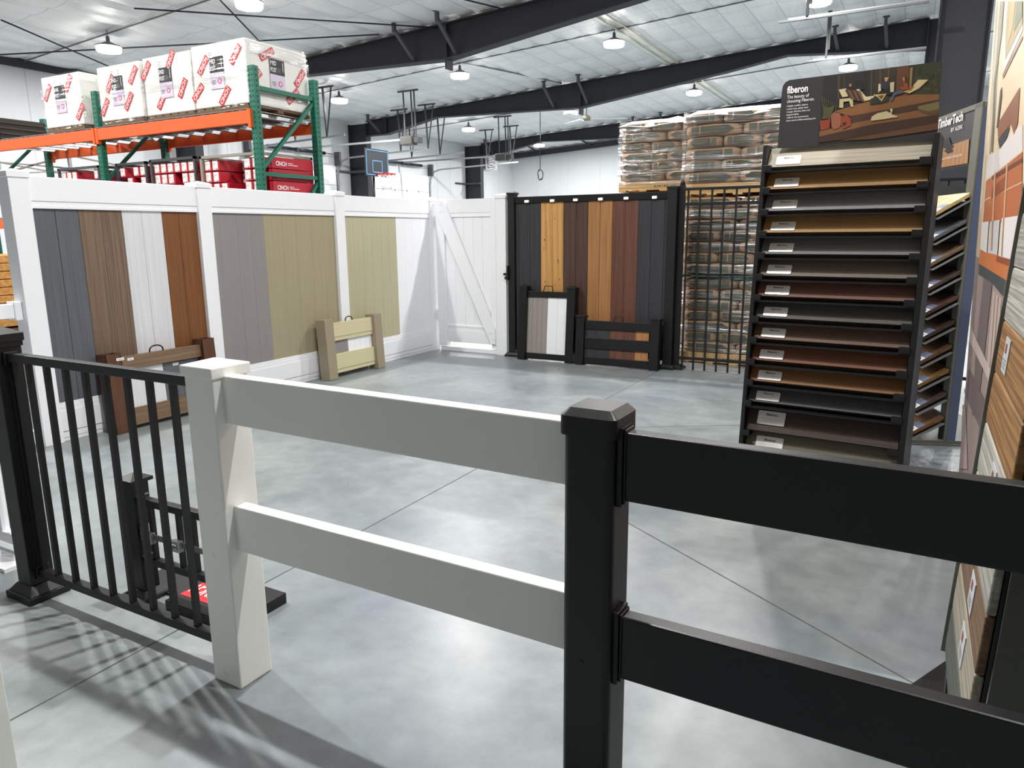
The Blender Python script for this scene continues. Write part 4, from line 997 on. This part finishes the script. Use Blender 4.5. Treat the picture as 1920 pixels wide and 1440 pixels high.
hpoly((70, 34, 24), [(1432, 195), (1470, 190), (1478, 260), (1455, 265), (1450, 225)], 11); hpoly((196, 130, 100), [(1428, 200), (1448, 196), (1450, 236), (1430, 238)], 12)
hpoly((78, 92, 112), [(1330, 360), (1420, 330), (1440, 360), (1345, 390), (1320, 450), (1290, 448)], 11)
hpoly((214, 200, 160), [(1172, 270), (1200, 266), (1198, 350), (1168, 362)], 8); hpoly((214, 200, 160), [(1292, 256), (1338, 246), (1334, 352), (1296, 360)], 8)
hpoly((44, 42, 50), [(1195, 255), (1240, 235), (1292, 250), (1290, 320), (1240, 330), (1195, 318)], 10); hpoly((30, 28, 32), [(1180, 345), (1280, 320), (1320, 385), (1170, 378)], 9)
hpoly((190, 140, 110), [(1238, 215), (1268, 212), (1266, 242), (1242, 244)], 11); hpoly((190, 168, 110), [(1236, 205), (1275, 200), (1276, 216), (1236, 220)], 12)
hpoly((216, 198, 158), [(750, 330), (830, 316), (850, 400), (790, 410)], 8); hpoly((216, 198, 158), [(935, 330), (965, 322), (1040, 405), (1130, 395), (1110, 430), (1030, 450), (1000, 430)], 9)
for i in range(6): hpoly((120, 78, 54) if i % 2 else (60, 42, 32), [(815+28*i, 330+2*i), (843+28*i, 333+2*i), (900+26*i, 440+5*i), (870+26*i, 428+5*i)], 9)
hpoly((200, 184, 140), [(760, 430), (900, 415), (905, 510), (880, 512), (860, 450), (800, 460), (800, 524), (755, 520)], 9)
hpoly((182, 124, 96), [(862, 270), (886, 268), (884, 300), (864, 300)], 10); hpoly((30, 26, 24), [(930, 240), (985, 235), (1020, 330), (950, 330)], 8)
hpoly((40, 48, 42), [(1095, 420), (1280, 390), (1278, 450), (1210, 470), (1085, 488), (1080, 450)], 10)
hpoly((204, 176, 116), [(1110, 385), (1260, 372), (1240, 400), (1205, 455), (1165, 410)], 11); hpoly((120, 78, 34), [(1165, 395), (1230, 388), (1203, 432)], 12)
hpoly((214, 200, 156), [(1090, 660), (1100, 615), (1160, 580), (1250, 560), (1300, 540), (1318, 560), (1310, 590), (1375, 612), (1370, 622), (1310, 628), (1250, 640), (1130, 655)], 12)   # dog
hpoly((70, 54, 42), [(1256, 540), (1300, 534), (1312, 560), (1290, 575), (1262, 560)], 13); hpoly((224, 208, 170), [(1295, 535), (1316, 530), (1322, 560), (1302, 568)], 14)
hpoly((150, 60, 40), [(550, 660), (665, 640), (650, 740), (560, 762)], 8); hpoly((94, 92, 58), [(580, 640), (600, 500), (640, 520), (700, 500), (660, 640)], 7)
for i in range(8): hpoly((84, 84, 52), [(600+12*i, 640), (570+22*i, 400+14*i), (578+22*i, 400+14*i), (612+10*i, 640)], 9)
hpoly((158, 96, 70), [(668, 600), (700, 568), (760, 580), (790, 640), (760, 730), (700, 752), (675, 720)], 9); hpoly((150, 66, 42), [(770, 620), (830, 592), (880, 640), (880, 710), (800, 745), (770, 700)], 10)
hpoly((60, 34, 24), [(790, 680), (830, 670), (830, 700), (795, 715)], 11)
mb.build('deck_photo', None, t)
mb = MB()
def htext(s, px0, py0, wpx, hm, bold=.0, m=PAPER):
    a = hit(px0, py0, HP, HN); b = hit(px0+wpx, py0-wpx*.125, HP, HN); w = (b-a).dot(HU)
    put_text(mb, s, Mi @ (a+HN*.0022-o), (1, 0, 0), (0, 0, 1), hm, m, bold=bold, width=w)
htext('fiberon', 1475.8, 175.6, 39, .056, .025)
htext('The beauty of', 1476, 185.5, 41, .026); htext('choosing Fiberon.', 1476, 193.3, 51, .026)
for i, (s, w_) in enumerate((('\u2022 Helpful, credible, experts', 40), ('\u2022 Local roots, global reach', 41), ('\u2022 Longer, fibreous, linear and', 44), ('   responsible.', 24), ('\u2022 Safe for the environment.', 42), ('   Learn more at fiberondecking.com', 55))):
    htext(s, 1474.5, 201+5.4*i, w_, .014)
mb.build('header_lettering', None, t)

# ------------------------------------------------------------ grey framed sample rack behind
RT = R_(20)   # its width runs away to the upper left
Wd = Vector((-math.sin(RT), math.cos(RT), 0)); Nn = Vector((-math.cos(RT), -math.sin(RT), 0))
Q0 = Vector((.285, 5.665, 0)); AT = math.atan2(-Wd.y, -Wd.x)
t = thing('sample_rack', 'grey framed display rack of sloping board samples beside the broad dark column', 'display rack', Q0, AT)
# local x = along the width towards the viewer (the rack spans x = -WL..0), local -y is the front
GRF = mat('grey rack frame', (112, 110, 98), .45); GRS = mat('slate rack side', (92, 100, 124), .35); WL = 1.0; DP = .22
for x in (0, -WL-.1):
    MB().box((x-.07, -.02, .02), (x+.03, -.008, 2.235)).build('front_post', GRF, t, bevel=.002)
    MB().box((x-.07, -.008, .02), (x+.029, .055, 2.235)).build('side_post', GRS, t, bevel=.003)
MB().box((-WL-.03, -.02, 2.20), (.03, .03, 2.235)).build('top_bar', GRF, t, bevel=.003)
MB().box((-WL, -.30, 0), (.05, .45, .012)).build('base_plate', mat('base plate grey', (104, 104, 100), .5), t)
MB().box((-WL-.03, -.25, .012), (.03, -.22, .035)).box((.0, -.25, .012), (.03, .40, .035)).build('base_frame', GRF, t, bevel=.002)
MB().box((-WL+.03, .03, .3), (-.03, .035, 1.75)).build('back_sheet', mat('rack back', (34, 34, 36), .7), t)
# header panel
def tp(px, py, lift=0):
    q = hit(px, py, Q0+Nn*.0, Nn)+Nn*(.022+lift)-Q0
    return Matrix.Rotation(-AT, 4, 'Z') @ q
mb = MB(); mb.box((-WL+.03, -.018, 1.86), (-.03, -.002, 2.195)); mb.build('header_panel', mat('dark graphite panel', (50, 48, 52), .4), t)
mb = MB(); DKO = mat('orange deck print', (176, 130, 88), .5); LN = mat('deck line print', (132, 92, 58), .5)
P = [tp(1757, 316), tp(1757, 298), tp(1766, 275), tp(1790, 272), tp(1824, 260), tp(1821, 306)]
mb.use(DKO).face(P)
for i in range(7): 
    a = tp(1762+8.5*i, 313.5-1.1*i, .001); b = tp(1773+7.5*i, 278-2.2*i, .001); mb.use(LN).face([a, a+Vector((-.003, 0, 0)), b+Vector((-.002, 0, 0)), b])
mb.use(mat('dark figure print', (28, 28, 32), .5)).face([tp(1778, 262, .002), tp(1786, 256, .002), tp(1790, 270, .002), tp(1796, 274, .002), tp(1784, 282, .002), tp(1775, 276, .002)])
mb.face([tp(1776, 282, .0025), tp(1792, 278, .0025), tp(1794, 284, .0025), tp(1784, 288, .0025)])
def ttext(s, px0, py0, wpx, hm, bold=.0):
    a = tp(px0, py0, .003); b = tp(px0+wpx, py0-wpx*.2, .003)
    put_text(mb, s, a, (1, 0, 0), (0, 0, 1), hm, PAPER, bold=bold, width=abs(b.x-a.x), lift=0)
ttext('TimberTech', 1764, 241.5, 48, .085, .03); ttext('BY AZEK', 1790, 247.5, 22, .036, .01); ttext('THE WAY WOOD SHOULD BE', 1766, 302, 44, .020)
mb.build('header_print', None, t)
def tilt(x0, x1, z, m, nm, par, thick=.026):
    # board sloping down to the front, z is the height of its front lip
    sl = .62; y0, y1 = -DP, -.015; dz = (y1-y0)*sl
    mb = MB(); mb.prism([(x0, y0, z), (x0, y1, z+dz), (x0, y1, z+dz-thick), (x0, y0, z-thick)], (x1-x0, 0, 0)); return mb.build(nm, m, par, bevel=.002)
TC = [((206, 178, 128), (182, 150, 100), 'pale honey'), ((104, 102, 104), (80, 78, 82), 'dark grey'), ((132, 108, 84), (104, 84, 64), 'walnut'), ((84, 66, 56), (62, 48, 40), 'espresso'), ((96, 66, 56), (72, 48, 42), 'mahogany'),
      ((78, 56, 48), (58, 42, 36), 'deep brown'), ((118, 84, 58), (90, 62, 42), 'chestnut'), ((146, 112, 66), (116, 86, 48), 'tobacco'), ((96, 76, 70), (70, 56, 52), 'plum brown'), ((140, 100, 62), (108, 76, 46), 'acorn')]
for i, (c, c2, nm) in enumerate(TC):
    z = 1.56-.1645*i
    b = thing('deck_board_sample', '%s deck board sample sloping on the grey framed rack, %s from its top' % (nm, ORD[i]), 'board sample', Q0+Vector((0, 0, z)), AT, 'board samples on the grey framed rack')
    for k in range(6):
        tilt(-.135-.14*k, .005-.14*k-.002, 0, wood(nm+' deck', c, c2, 'y', .5, 110, .2), 'board', b)
    mb = MB(); sl = .62
    def sp_(x, y, l): return (x, y, (y+DP)*sl+l)
    mb.use(PAPER).face([sp_(-.12, -DP+.003, .002), sp_(.0, -DP+.003, .002), sp_(.0, -DP+.04, .002), sp_(-.12, -DP+.04, .002)])
    mb.use(mat('label blue grey', (112, 118, 142), .5)).face([sp_(-.12, -DP+.04, .002), sp_(.0, -DP+.04, .002), sp_(.0, -DP+.085, .002), sp_(-.12, -DP+.085, .002)])
    for k in range(3): mb.use(GREYINK).face([sp_(-.10+.03*k, -DP+.012, .003), sp_(-.084+.03*k, -DP+.012, .003), sp_(-.084+.03*k, -DP+.028, .003), sp_(-.10+.03*k, -DP+.028, .003)])
    mb.build('sample_label', None, b)
    sh = MB(); sh.prism([(.02, -DP+.02, z-.035), (.02, .03, z+.105), (.02, .03, z+.097), (.02, -DP+.02, z-.043)], (-WL-.03, 0, 0)); sh.build('tray', mat('pale tray edge', (150, 150, 150), .4, metal=.4), t)
    br = MB(); br.box((.0, .10, z+.085), (.028, .24, z+.10)); br.build('bracket_arm', mat('light bracket', (190, 192, 190), .4, metal=.3), t)

# ------------------------------------------------------------ tall printed picture wall at the right
MP = Vector((.344, 4.99, 0)); MN = Vector((-1, 0, -.035)).normalized()
t = thing('display_banner', 'tall printed display wall picturing an orange wooden chair on a pinkish deck', 'banner', (.34, 3.9, 0)); o = Vector(t.location)
def mp_(px, py, lift=0): return hit(px, py, MP, MN)+MN*lift-o
yA, yB, zT = 4.985, 2.55, 3.0
def mq(y, z, l=0): return Vector((.344-.035*z, y, z))+MN*l-o
MB().prism([mq(yB, .0), mq(yA, .0), mq(yA, zT), mq(yB, zT)], -MN*.03).build('panel', mat('banner edge', (170, 158, 150), .6), t)
mb = MB()
def mpoly(c, pts, k, f=mp_): mb.use(mat('mural %d %d %d' % c, c, .5)).face([f(x, y, .001+.0007*k) for x, y in pts])
mb.use(mat('mural cream', (232, 208, 172), .5)).face([mq(yB, 1.0, .001), mq(yA, 1.0, .001), mq(yA, zT, .001), mq(yB, zT, .001)])
DKP = mat('mural pink deck', (164, 144, 138), .55)
mb.use(DKP).face([mq(yB, .0, .0015), mq(yA, .0, .0015), mq(yA, 1.30, .0015), mq(yB, 1.30, .0015)])
e = 2
mpoly((150, 140, 112), [(1869, e), (1881, e), (1871, 150), (1864, 270), (1856, 292), (1858, 200)], 1)
mpoly((196, 180, 150), [(1873, e), (1877, e), (1866, 160), (1858, 285), (1855, 285), (1862, 150)], 2)
mpoly((120, 104, 78), [(1884, e), (1880, 60), (1867, 160), (1863, 285), (1860, 285), (1864, 155), (1877, 60), (1880, e)], 3)
mpoly((222, 216, 208), [(1888, e), (1919, e), (1919, 57), (1882, 137), (1884, 70)], 2)
mpoly((168, 150, 96), [(1891, e), (1919, e), (1919, 44), (1886, 112), (1887, 60)], 3)
mpoly((196, 160, 92), [(1897, e), (1906, e), (1901, 50), (1890, 90)], 4); mpoly((110, 116, 84), [(1908, e), (1919, e), (1919, 30), (1903, 60)], 4)
mpoly((150, 112, 88), [(1919, 66), (1919, 72), (1882, 148), (1881, 140)], 3)
mpoly((142, 88, 58), [(1872, 232), (1914, 163), (1910, 230), (1903, 252), (1897, 232), (1873, 262)], 3)
mpoly((64, 48, 42), [(1877, 170), (1880, 162), (1880, 180), (1873, 238), (1870, 240)], 4)
mpoly((52, 54, 56), [(1873, 262), (1896, 236), (1888, 262), (1876, 279)], 4)
mpoly((226, 218, 214), [(1851, 318), (1856, 290), (1866, 286), (1876, 279), (1896, 252), (1919, 232), (1919, 292), (1849, 345)], 2)
OR = (186, 104, 58); ORD_ = (150, 74, 38)
mpoly(OR, [(1850, 338), (1919, 284), (1917, 412), (1844, 418)], 3)
mpoly((222, 176, 138), [(1850, 338), (1919, 283), (1919, 286), (1850, 341)], 4); mpoly((222, 176, 138), [(1848, 374), (1919, 340), (1919, 343), (1848, 377)], 4)
mpoly(ORD_, [(1862, 352), (1887, 330), (1885, 358), (1860, 372)], 4); mpoly((110, 60, 40), [(1862, 330), (1919, 296), (1919, 304), (1862, 338)], 4)
mpoly((214, 168, 132), [(1866, 325), (1869, 322), (1863, 470), (1860, 470)], 5); mpoly((214, 168, 132), [(1889, 310), (1892, 308), (1882, 485), (1879, 485)], 5)
mpoly((232, 224, 220), [(1843, 417), (1856, 415), (1852, 474), (1840, 467)], 5); mpoly((206, 200, 200), [(1859, 415), (1877, 412), (1872, 478), (1854, 474)], 5)
mpoly((232, 224, 220), [(1881, 409), (1914, 404), (1904, 488), (1876, 480)], 5)
mpoly((204, 118, 62), [(1839, 468), (1904, 489), (1899, 532), (1837, 494)], 4); mpoly(ORD_, [(1871, 480), (1904, 489), (1902, 502), (1870, 490)], 5)
mpoly((170, 84, 44), [(1915, 404), (1919, 400), (1919, 470), (1902, 565), (1897, 560), (1905, 488)], 4)
mpoly((70, 74, 74), [(1837, 494), (1899, 532), (1901, 570), (1880, 552), (1860, 528), (1836, 514)], 5)
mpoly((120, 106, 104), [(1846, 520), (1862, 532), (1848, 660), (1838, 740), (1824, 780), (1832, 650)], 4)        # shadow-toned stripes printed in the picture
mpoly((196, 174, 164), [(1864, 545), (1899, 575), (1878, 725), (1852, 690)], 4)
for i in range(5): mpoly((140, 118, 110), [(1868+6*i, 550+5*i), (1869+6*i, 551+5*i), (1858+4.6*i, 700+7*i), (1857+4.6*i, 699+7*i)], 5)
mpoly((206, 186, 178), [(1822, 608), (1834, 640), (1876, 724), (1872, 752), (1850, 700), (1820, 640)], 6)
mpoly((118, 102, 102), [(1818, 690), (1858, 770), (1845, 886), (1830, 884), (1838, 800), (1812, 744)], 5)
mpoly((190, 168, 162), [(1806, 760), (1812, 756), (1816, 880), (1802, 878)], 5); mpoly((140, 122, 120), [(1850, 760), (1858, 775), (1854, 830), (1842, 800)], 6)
mb.build('printed_picture', None, t)

# ------------------------------------------------------------ board stand nearest at the right
t = thing('board_stand', 'dark board stand with short wood-look board ends, nearest at the right edge', 'display stand', (.45, 2.15, 0)); o = Vector(t.location)
def sx(z): return .197+.042*z
DS = mat('dark stand steel', (66, 66, 62), .5)
MB(o).prism([(sx(.14), 2.47, .14), (.95, 2.47, .14), (.95, 2.47, 1.85), (sx(1.85), 2.47, 1.85)], (0, -.006, 0)).build('far_side', DS, t)
MB(o).prism([(sx(.0)+.02, 1.80, .0), (.95, 1.80, 0), (.95, 1.80, 1.85), (sx(1.85)+.005, 1.80, 1.85)], (0, -.012, 0)).build('near_side', mat('olive dark panel', (92, 92, 84), .6), t)
MB(o).tube([(.36, 1.787, .80), (.36, 1.79, .80)], .012, 12).build('screw_hole', BLACKP, t)
MB(o).prism([(sx(.14)+.006, 1.80, .14), (sx(.14)+.006, 2.484, .14), (sx(1.85)+.006, 2.484, 1.85), (sx(1.85)+.006, 1.80, 1.85)], (.01, 0, 0)).build('back_board', BLACKP, t)
for z0, z1, nm in ((.14, 1.85, 'edge_strip'),): MB(o).bar((sx(z0)-.012, 2.488, z0), (sx(z1)-.012, 2.488, z1), .012, .022).build(nm, mat('grey edge strip', (130, 130, 124), .4, metal=.3), t)
MB(o).prism([(.095, 2.44, .0), (.20, 2.34, .0), (.24, 2.34, .0), (.24, 2.67, .0), (.21, 2.67, 0)], (0, 0, .006)).build('foot_plate', BLACKP, t)
MB(o).prism([(sx(0)+.004, 2.47, .006), (sx(.14)-.004, 2.47, .15), (sx(.14)+.01, 2.47, .15), (sx(0)+.02, 2.47, .006)], (0, -.05, 0)).build('foot', DS, t)
BS = [('olive grey end', (86, 88, 80), (68, 70, 62)), ('sandy grey end', (166, 156, 138), (140, 130, 114)), ('brown end', (118, 88, 60), (96, 70, 46)), ('silver grey end', (168, 164, 154), (138, 134, 126)),
      ('pale ash end', (186, 182, 172), (148, 144, 134)), ('oak brown end', (156, 112, 60), (120, 82, 40)), ('oak brown end', (156, 112, 60), (120, 82, 40)), ('pale ash end', (186, 182, 172), (148, 144, 134)), ('silver grey end', (168, 164, 154), (138, 134, 126)), ('brown end', (118, 88, 60), (96, 70, 46)), ('sandy grey end', (166, 156, 138), (140, 130, 114))]
for i, (nm, c, c2) in enumerate(BS):
    z0 = .165+.148*i; z1 = z0+.145
    b = thing('board_offcut', '%s board offcut on the dark stand, %s from the floor' % (nm.replace(' end', ''), ORD[i]), 'board sample', (sx(z0), 2.15, z0), 0, 'board offcuts on the dark stand'); ob_ = Vector(b.location)
    m = wood(nm, c, c2, 'y', .55, 75, .3, contrast=(.42, .58))
    P = [(sx(z0)-.016, 1.80, z0), (sx(z0)-.016, 2.452, z0), (sx(z0+.03)-.016, 2.462, z0+.03), (sx(z1-.02)-.016, 2.462, z1-.02), (sx(z1)-.016, 2.452, z1), (sx(z1)-.016, 1.80, z1)]
    MB(ob_).prism(P, (.02, 0, 0)).build('board', m, b, bevel=.004)
    if i in (1, 2, 4, 6):
        mb = MB(ob_); zz = z0+.03; yy = 2.02 if i != 6 else 2.2
        def lp(y, z, l): return (sx(z)-.0165-l, y, z)
        mb.use(mat('pale offcut label', (198, 200, 204), .4)).prism([lp(yy, zz, 0), lp(yy+.10, zz, 0), lp(yy+.10, zz+.09, 0), lp(yy, zz+.09, 0)], (-.002, 0, 0))
        mb.use(mat('label rust ink', (150, 70, 60), .5)).face([lp(yy+.045, zz+.05, .003), lp(yy+.075, zz+.05, .003), lp(yy+.075, zz+.075, .003), lp(yy+.045, zz+.075, .003)])
        for k in range(3): mb.use(GREYINK).face([lp(yy+.02, zz+.012+.01*k, .003), lp(yy+.08, zz+.012+.01*k, .003), lp(yy+.08, zz+.015+.01*k, .003), lp(yy+.02, zz+.015+.01*k, .003)])
        mb.build('label_card', None, b)
    if i == 3:
        for k, (y, z) in enumerate(((2.10, z0+.03), (2.12, z0+.10), (2.03, z0+.06), (2.16, z0+.07))):
            MB(ob_).tube([(sx(z)-.0165, y, z), (sx(z)-.020, y, z)], .005, 10).build('screw', GALV, b)

# ------------------------------------------------------------ garage doors, tracks, openers, heater, fan on the far side
for n, (y0, y1, nm) in enumerate(((14.85, 18.35, 'a'), (19.95, 23.45, 'b'))):
    mb = MB()
    for k in range(6): mb.box((XL+.005, y0, .01+.60*k), (XL+.06, y1, .60*(k+1)))
    dd = tag(mb.build('door_%d' % (n+1), mat('white door panel', (238, 240, 242), .4), bevel=.006), kind='structure')
    mb = MB()
    for k in range(1, 6):
        for j in range(1, 5): yy = y0+(y1-y0)*j/5; mb.box((XL+.06, yy-.02, .60*k-.03), (XL+.068, yy+.02, .60*k+.03))
    mb.build('door_hinge', DGALV, dd)
    lab = ('door nearer the red cartons', 'door behind the basketball hoop')[n]
    t = thing('door_track', 'galvanised overhead tracks and spring shaft of the white %s' % lab, 'door track', (-14.5, (y0+y1)/2, 3.8)); o = t.location
    for y in (y0-.05, y1+.05):
        MB(o).box((XL+.02, y-.03, .1), (XL+.10, y+.03, 3.35)).build('vertical_track', GALV, t)
        P = [(XL+.08, y, 3.30), (XL+.12, y, 3.55), (XL+.28, y, 3.75), (XL+.55, y, 3.82), (-12.6 if n else -12.9, y, 3.92)]
        for a, b in zip(P, P[1:]): MB(o).bar(a, b, .05, .05).build('track', GALV, t)
        MB(o).box((XL+.02, y-.05, 3.6), (XL+.22, y+.05, 4.02)).build('bearing_plate', DGALV, t)
    MB(o).tube([(XL+.18, y0-.1, 3.93), (XL+.18, y1+.1, 3.93)], .014, 8).build('shaft', GALV, t)
    ym = (y0+y1)/2
    for a, b in ((ym-1.15, ym-.1), (ym+.1, ym+1.15)): MB(o).tube([(XL+.18, a, 3.93), (XL+.18, b, 3.93)], .05, 12).build('torsion_spring', BLACKP, t)
    MB(o).tube([(XL+.18, ym-.06, 3.93), (XL+.18, ym+.06, 3.93)], .065, 12).build('centre_bracket', DGALV, t)
    # hangers
    HB = mat('hanger angle', (58, 58, 62), .5)
    for (xh, yh, zt, zb) in ((-14.6, y0-.05, 5.15, 3.87), (-13.5, y0-.05, 5.2, 3.9), (-13.9, y1+.05, 5.18, 3.9), (-12.9, y1+.05, 5.22, 3.92)):
        h = thing('track_hanger', 'dark track hanger of the %s, %s' % (lab, {(-14.6): 'near track by wall', (-13.5): 'near track room end', (-13.9): 'far track by wall', (-12.9): 'far track room end'}[xh]), 'hanger', (xh, yh, zb), 0, 'door track hangers'); oh = h.location
        z_ = roofz(xh)-.12
        MB(oh).bar((xh-.3, yh, z_), (xh+.3, yh-.0, z_), .05, .04).build('top_angle', HB, h)
        MB(oh).bar((xh-.05, yh, z_), (xh+.02, yh, zb), .05, .03).build('drop_strut', HB, h); MB(oh).bar((xh+.24, yh, z_), (xh+.02, yh, zb+.02), .035, .02).build('diagonal_strut', HB, h)
    t = thing('door_opener', 'dark ceiling-hung opener motor serving the white %s' % lab, 'door opener', (-12.2, ym, 3.75), 0, 'garage door openers'); o = t.location
    MB(o).box((-12.45, ym-.14, 3.80), (-12.05, ym+.14, 4.02)).build('motor_box', mat('opener casing', (70, 68, 66), .5), t, bevel=.02)
    MB(o).box((-12.02, ym-.1, 3.84), (-11.86, ym+.1, 3.98)).build('end_box', HB, t, bevel=.01)
    MB(o).box((XL+.3, ym-.03, 3.93), (-12.45, ym+.03, 3.98)).build('drive_rail', GALV, t)
    for x in (-12.35, -12.1, -12.0): MB(o).bar((x-.03, ym, roofz(x)-.12), (x, ym, 4.0), .035, .025).build('hanger_strut', HB, t)
    MB(o).bar((-12.55, ym, roofz(-12.3)-.12), (-11.9, ym, roofz(-12.3)-.12), .05, .04).build('top_angle', HB, t)
# louvred unit heater
t = thing('unit_heater', 'white box heater with a slatted front hung near the far corner', 'heater', (-15.8, 27.1, 3.95)); o = t.location
MB(o).box((-16.25, 26.6, 4.02), (-15.75, 27.35, 4.68)).build('casing', mat('heater casing', (214, 216, 214), .5), t, bevel=.02)
MB(o).box((-15.75, 26.66, 4.08), (-15.74, 27.3, 4.62)).build('dark_opening', BLACKP, t)
for i in range(8): MB(o).prism([(-15.74, 26.64, 4.10+.066*i), (-15.66, 26.64, 4.07+.066*i), (-15.66, 26.64, 4.085+.066*i), (-15.74, 26.64, 4.115+.066*i)], (0, .68, 0)).build('louvre', PURE, t)
MB(o).box((-16.2, 26.59, 4.1), (-15.82, 26.6, 4.6)).build('side_grille', mat('heater grille', (96, 100, 98), .6), t)
for y in (26.7, 27.25): MB(o).tube([(-16, y, 4.66), (-16, y, 5.06)], .012, 6).build('hanger_rod', DGALV, t)
# ceiling fan
t = thing('ceiling_fan', 'small white ceiling fan hanging beyond the middle roof beam', 'fan', (-9.4, 22.0, 4.92)); o = t.location
MB().tube([(0, 0, .1), (0, 0, .5)], .02, 8).build('down_rod', DGALV, t); MB().lathe([(.05, -.06), (.13, -.04), (.14, .05), (.06, .12)], n=16).build('motor', mat('brass grey', (150, 140, 120), .4, metal=.5), t)
for k in range(3):
    a = R_(25+120*k); c, s_ = math.cos(a), math.sin(a)
    M = Matrix.Rotation(a, 4, 'Z') @ Matrix.Rotation(R_(10), 4, 'X')
    MB().box((.12, -.09, -.008), (1.25, .09, .008), M).build('blade', PURE, t, bevel=.003)
# hanging cable coil
mb = MB(); cx, cy, zb = -11.0, 22.0, 3.32
mb.tube([(cx, cy, roofz(cx)-.02), (cx, cy, zb+.18)], .012, 6)
for r, ph in ((.17, 0), (.15, .5), (.16, 1.0)):
    mb.tube([(cx+r*.55*math.cos(a*math.pi/8+ph), cy+.03*math.sin(a)+ph*.02, zb+r*math.sin(a*math.pi/8+ph)) for a in range(16)], .010, 6, closed=True)
tag(mb.build('hanging_cable', BLACKP), 'thin cable with a coiled end hanging before the far white wall', 'cable')
# pipe brackets on columns
for y in (19.2, 26.24):
    tag(MB().tube([(XL+.75, y-.2, 3.45), (XL+.72, y-.2, 3.45), (XL+.05, y-.2, 3.45), (XL+.02, y-.9, 3.45)], .035, 8).build('wall_pipe', DGALV), 'dark bent pipe crossing the %s' % ('column beside the hoop' if y < 20 else 'column before the heater'), 'pipe')
# ceiling-hung tracks by the near columns
for (x0, x1, y, z, xs, lab) in ((-2.08, -.16, 12.0, 4.44, -1.69, 'above the picture header, nearest'), (-2.35, -.20, 17.0, 4.86, -1.98, 'just behind the picture header')):
    t = thing('hanging_track', 'grey steel door track hung from the roof, %s' % lab, 'door track', ((x0+x1)/2, y, z), 0, 'hung door tracks by the near columns'); o = t.location
    MB(o).box((x0, y-.03, z), (x1, y+.03, z+.025)).build('lower_channel', mat('grey track', (118, 120, 122), .4, metal=.5), t); MB(o).box((x0+.12, y-.02, z+.028), (x1, y+.02, z+.045)).build('upper_channel', GALV, t)
    for x in (xs, ): 
        MB(o).box((x-.025, y-.02, z), (x+.015, y+.02, roofz(x)-.12)).build('drop_strut', HB, t); MB(o).box((x+.02, y-.02, z+.2), (x+.05, y+.02, roofz(x)-.12)).build('second_strut', HB, t)

# ------------------------------------------------------------ basketball hoop
t = thing('basketball_hoop', 'portable basketball hoop with a dark blue-edged backboard and red rim', 'basketball hoop', (-12.42, 15.42, 0), math.pi/2); o = t.location
# local x along the board (away), local -y towards the rim side
BLU = mat('blue board line', (96, 176, 226), .5)
MB().box((-.47, -.02, 2.92), (.47, .01, 3.60)).build('backboard', mat('smoked backboard', (42, 45, 54), .3), t, bevel=.02)
mb = MB()
def ring(x0, x1, z0, z1, w):
    for a, b in (((x0, z0), (x1, z0+w)), ((x0, z1-w), (x1, z1)), ((x0, z0), (x0+w, z1)), ((x1-w, z0), (x1, z1))): mb.box((a[0], -.024, a[1]), (b[0], -.021, b[1]))
ring(-.44, .44, 2.95, 3.57, .018); ring(-.20, .20, 3.02, 3.32, .018); mb.build('board_lines', BLU, t)
mb = MB(); mb.tube([(.225*math.cos(a*math.pi/10), -.30+.225*math.sin(a*math.pi/10), 2.97) for a in range(20)], .016, 8, closed=True); mb.box((-.09, -.08, 2.93), (.09, -.02, 3.0)); mb.build('rim', mat('rim red', (196, 44, 40), .4), t)
mb = MB()
for k in range(12):
    for s_ in (1, -1):
        P = []
        for q in range(6):
            a = 2*math.pi*(k+s_*q*.45)/12; r = .22-.10*(q/5)**.8; P.append((r*math.cos(a), -.30+r*math.sin(a), 2.96-.36*q/5))
        mb.tube(P, .007, 4)
mb.build('net', PURE, t)
MB().tube([(0, .14, 0), (0, .14, 3.3)], .045, 10).build('pole', BLACKP, t); MB().box((-.4, .1, 0), (.4, 1.0, .15)).build('base', BLACKP, t, bevel=.03)
MB().bar((0, .14, 3.28), (0, .0, 3.3), .2, .04).bar((0, .14, 3.0), (0, .0, 3.0), .2, .04).build('support_arms', BLACKP, t)
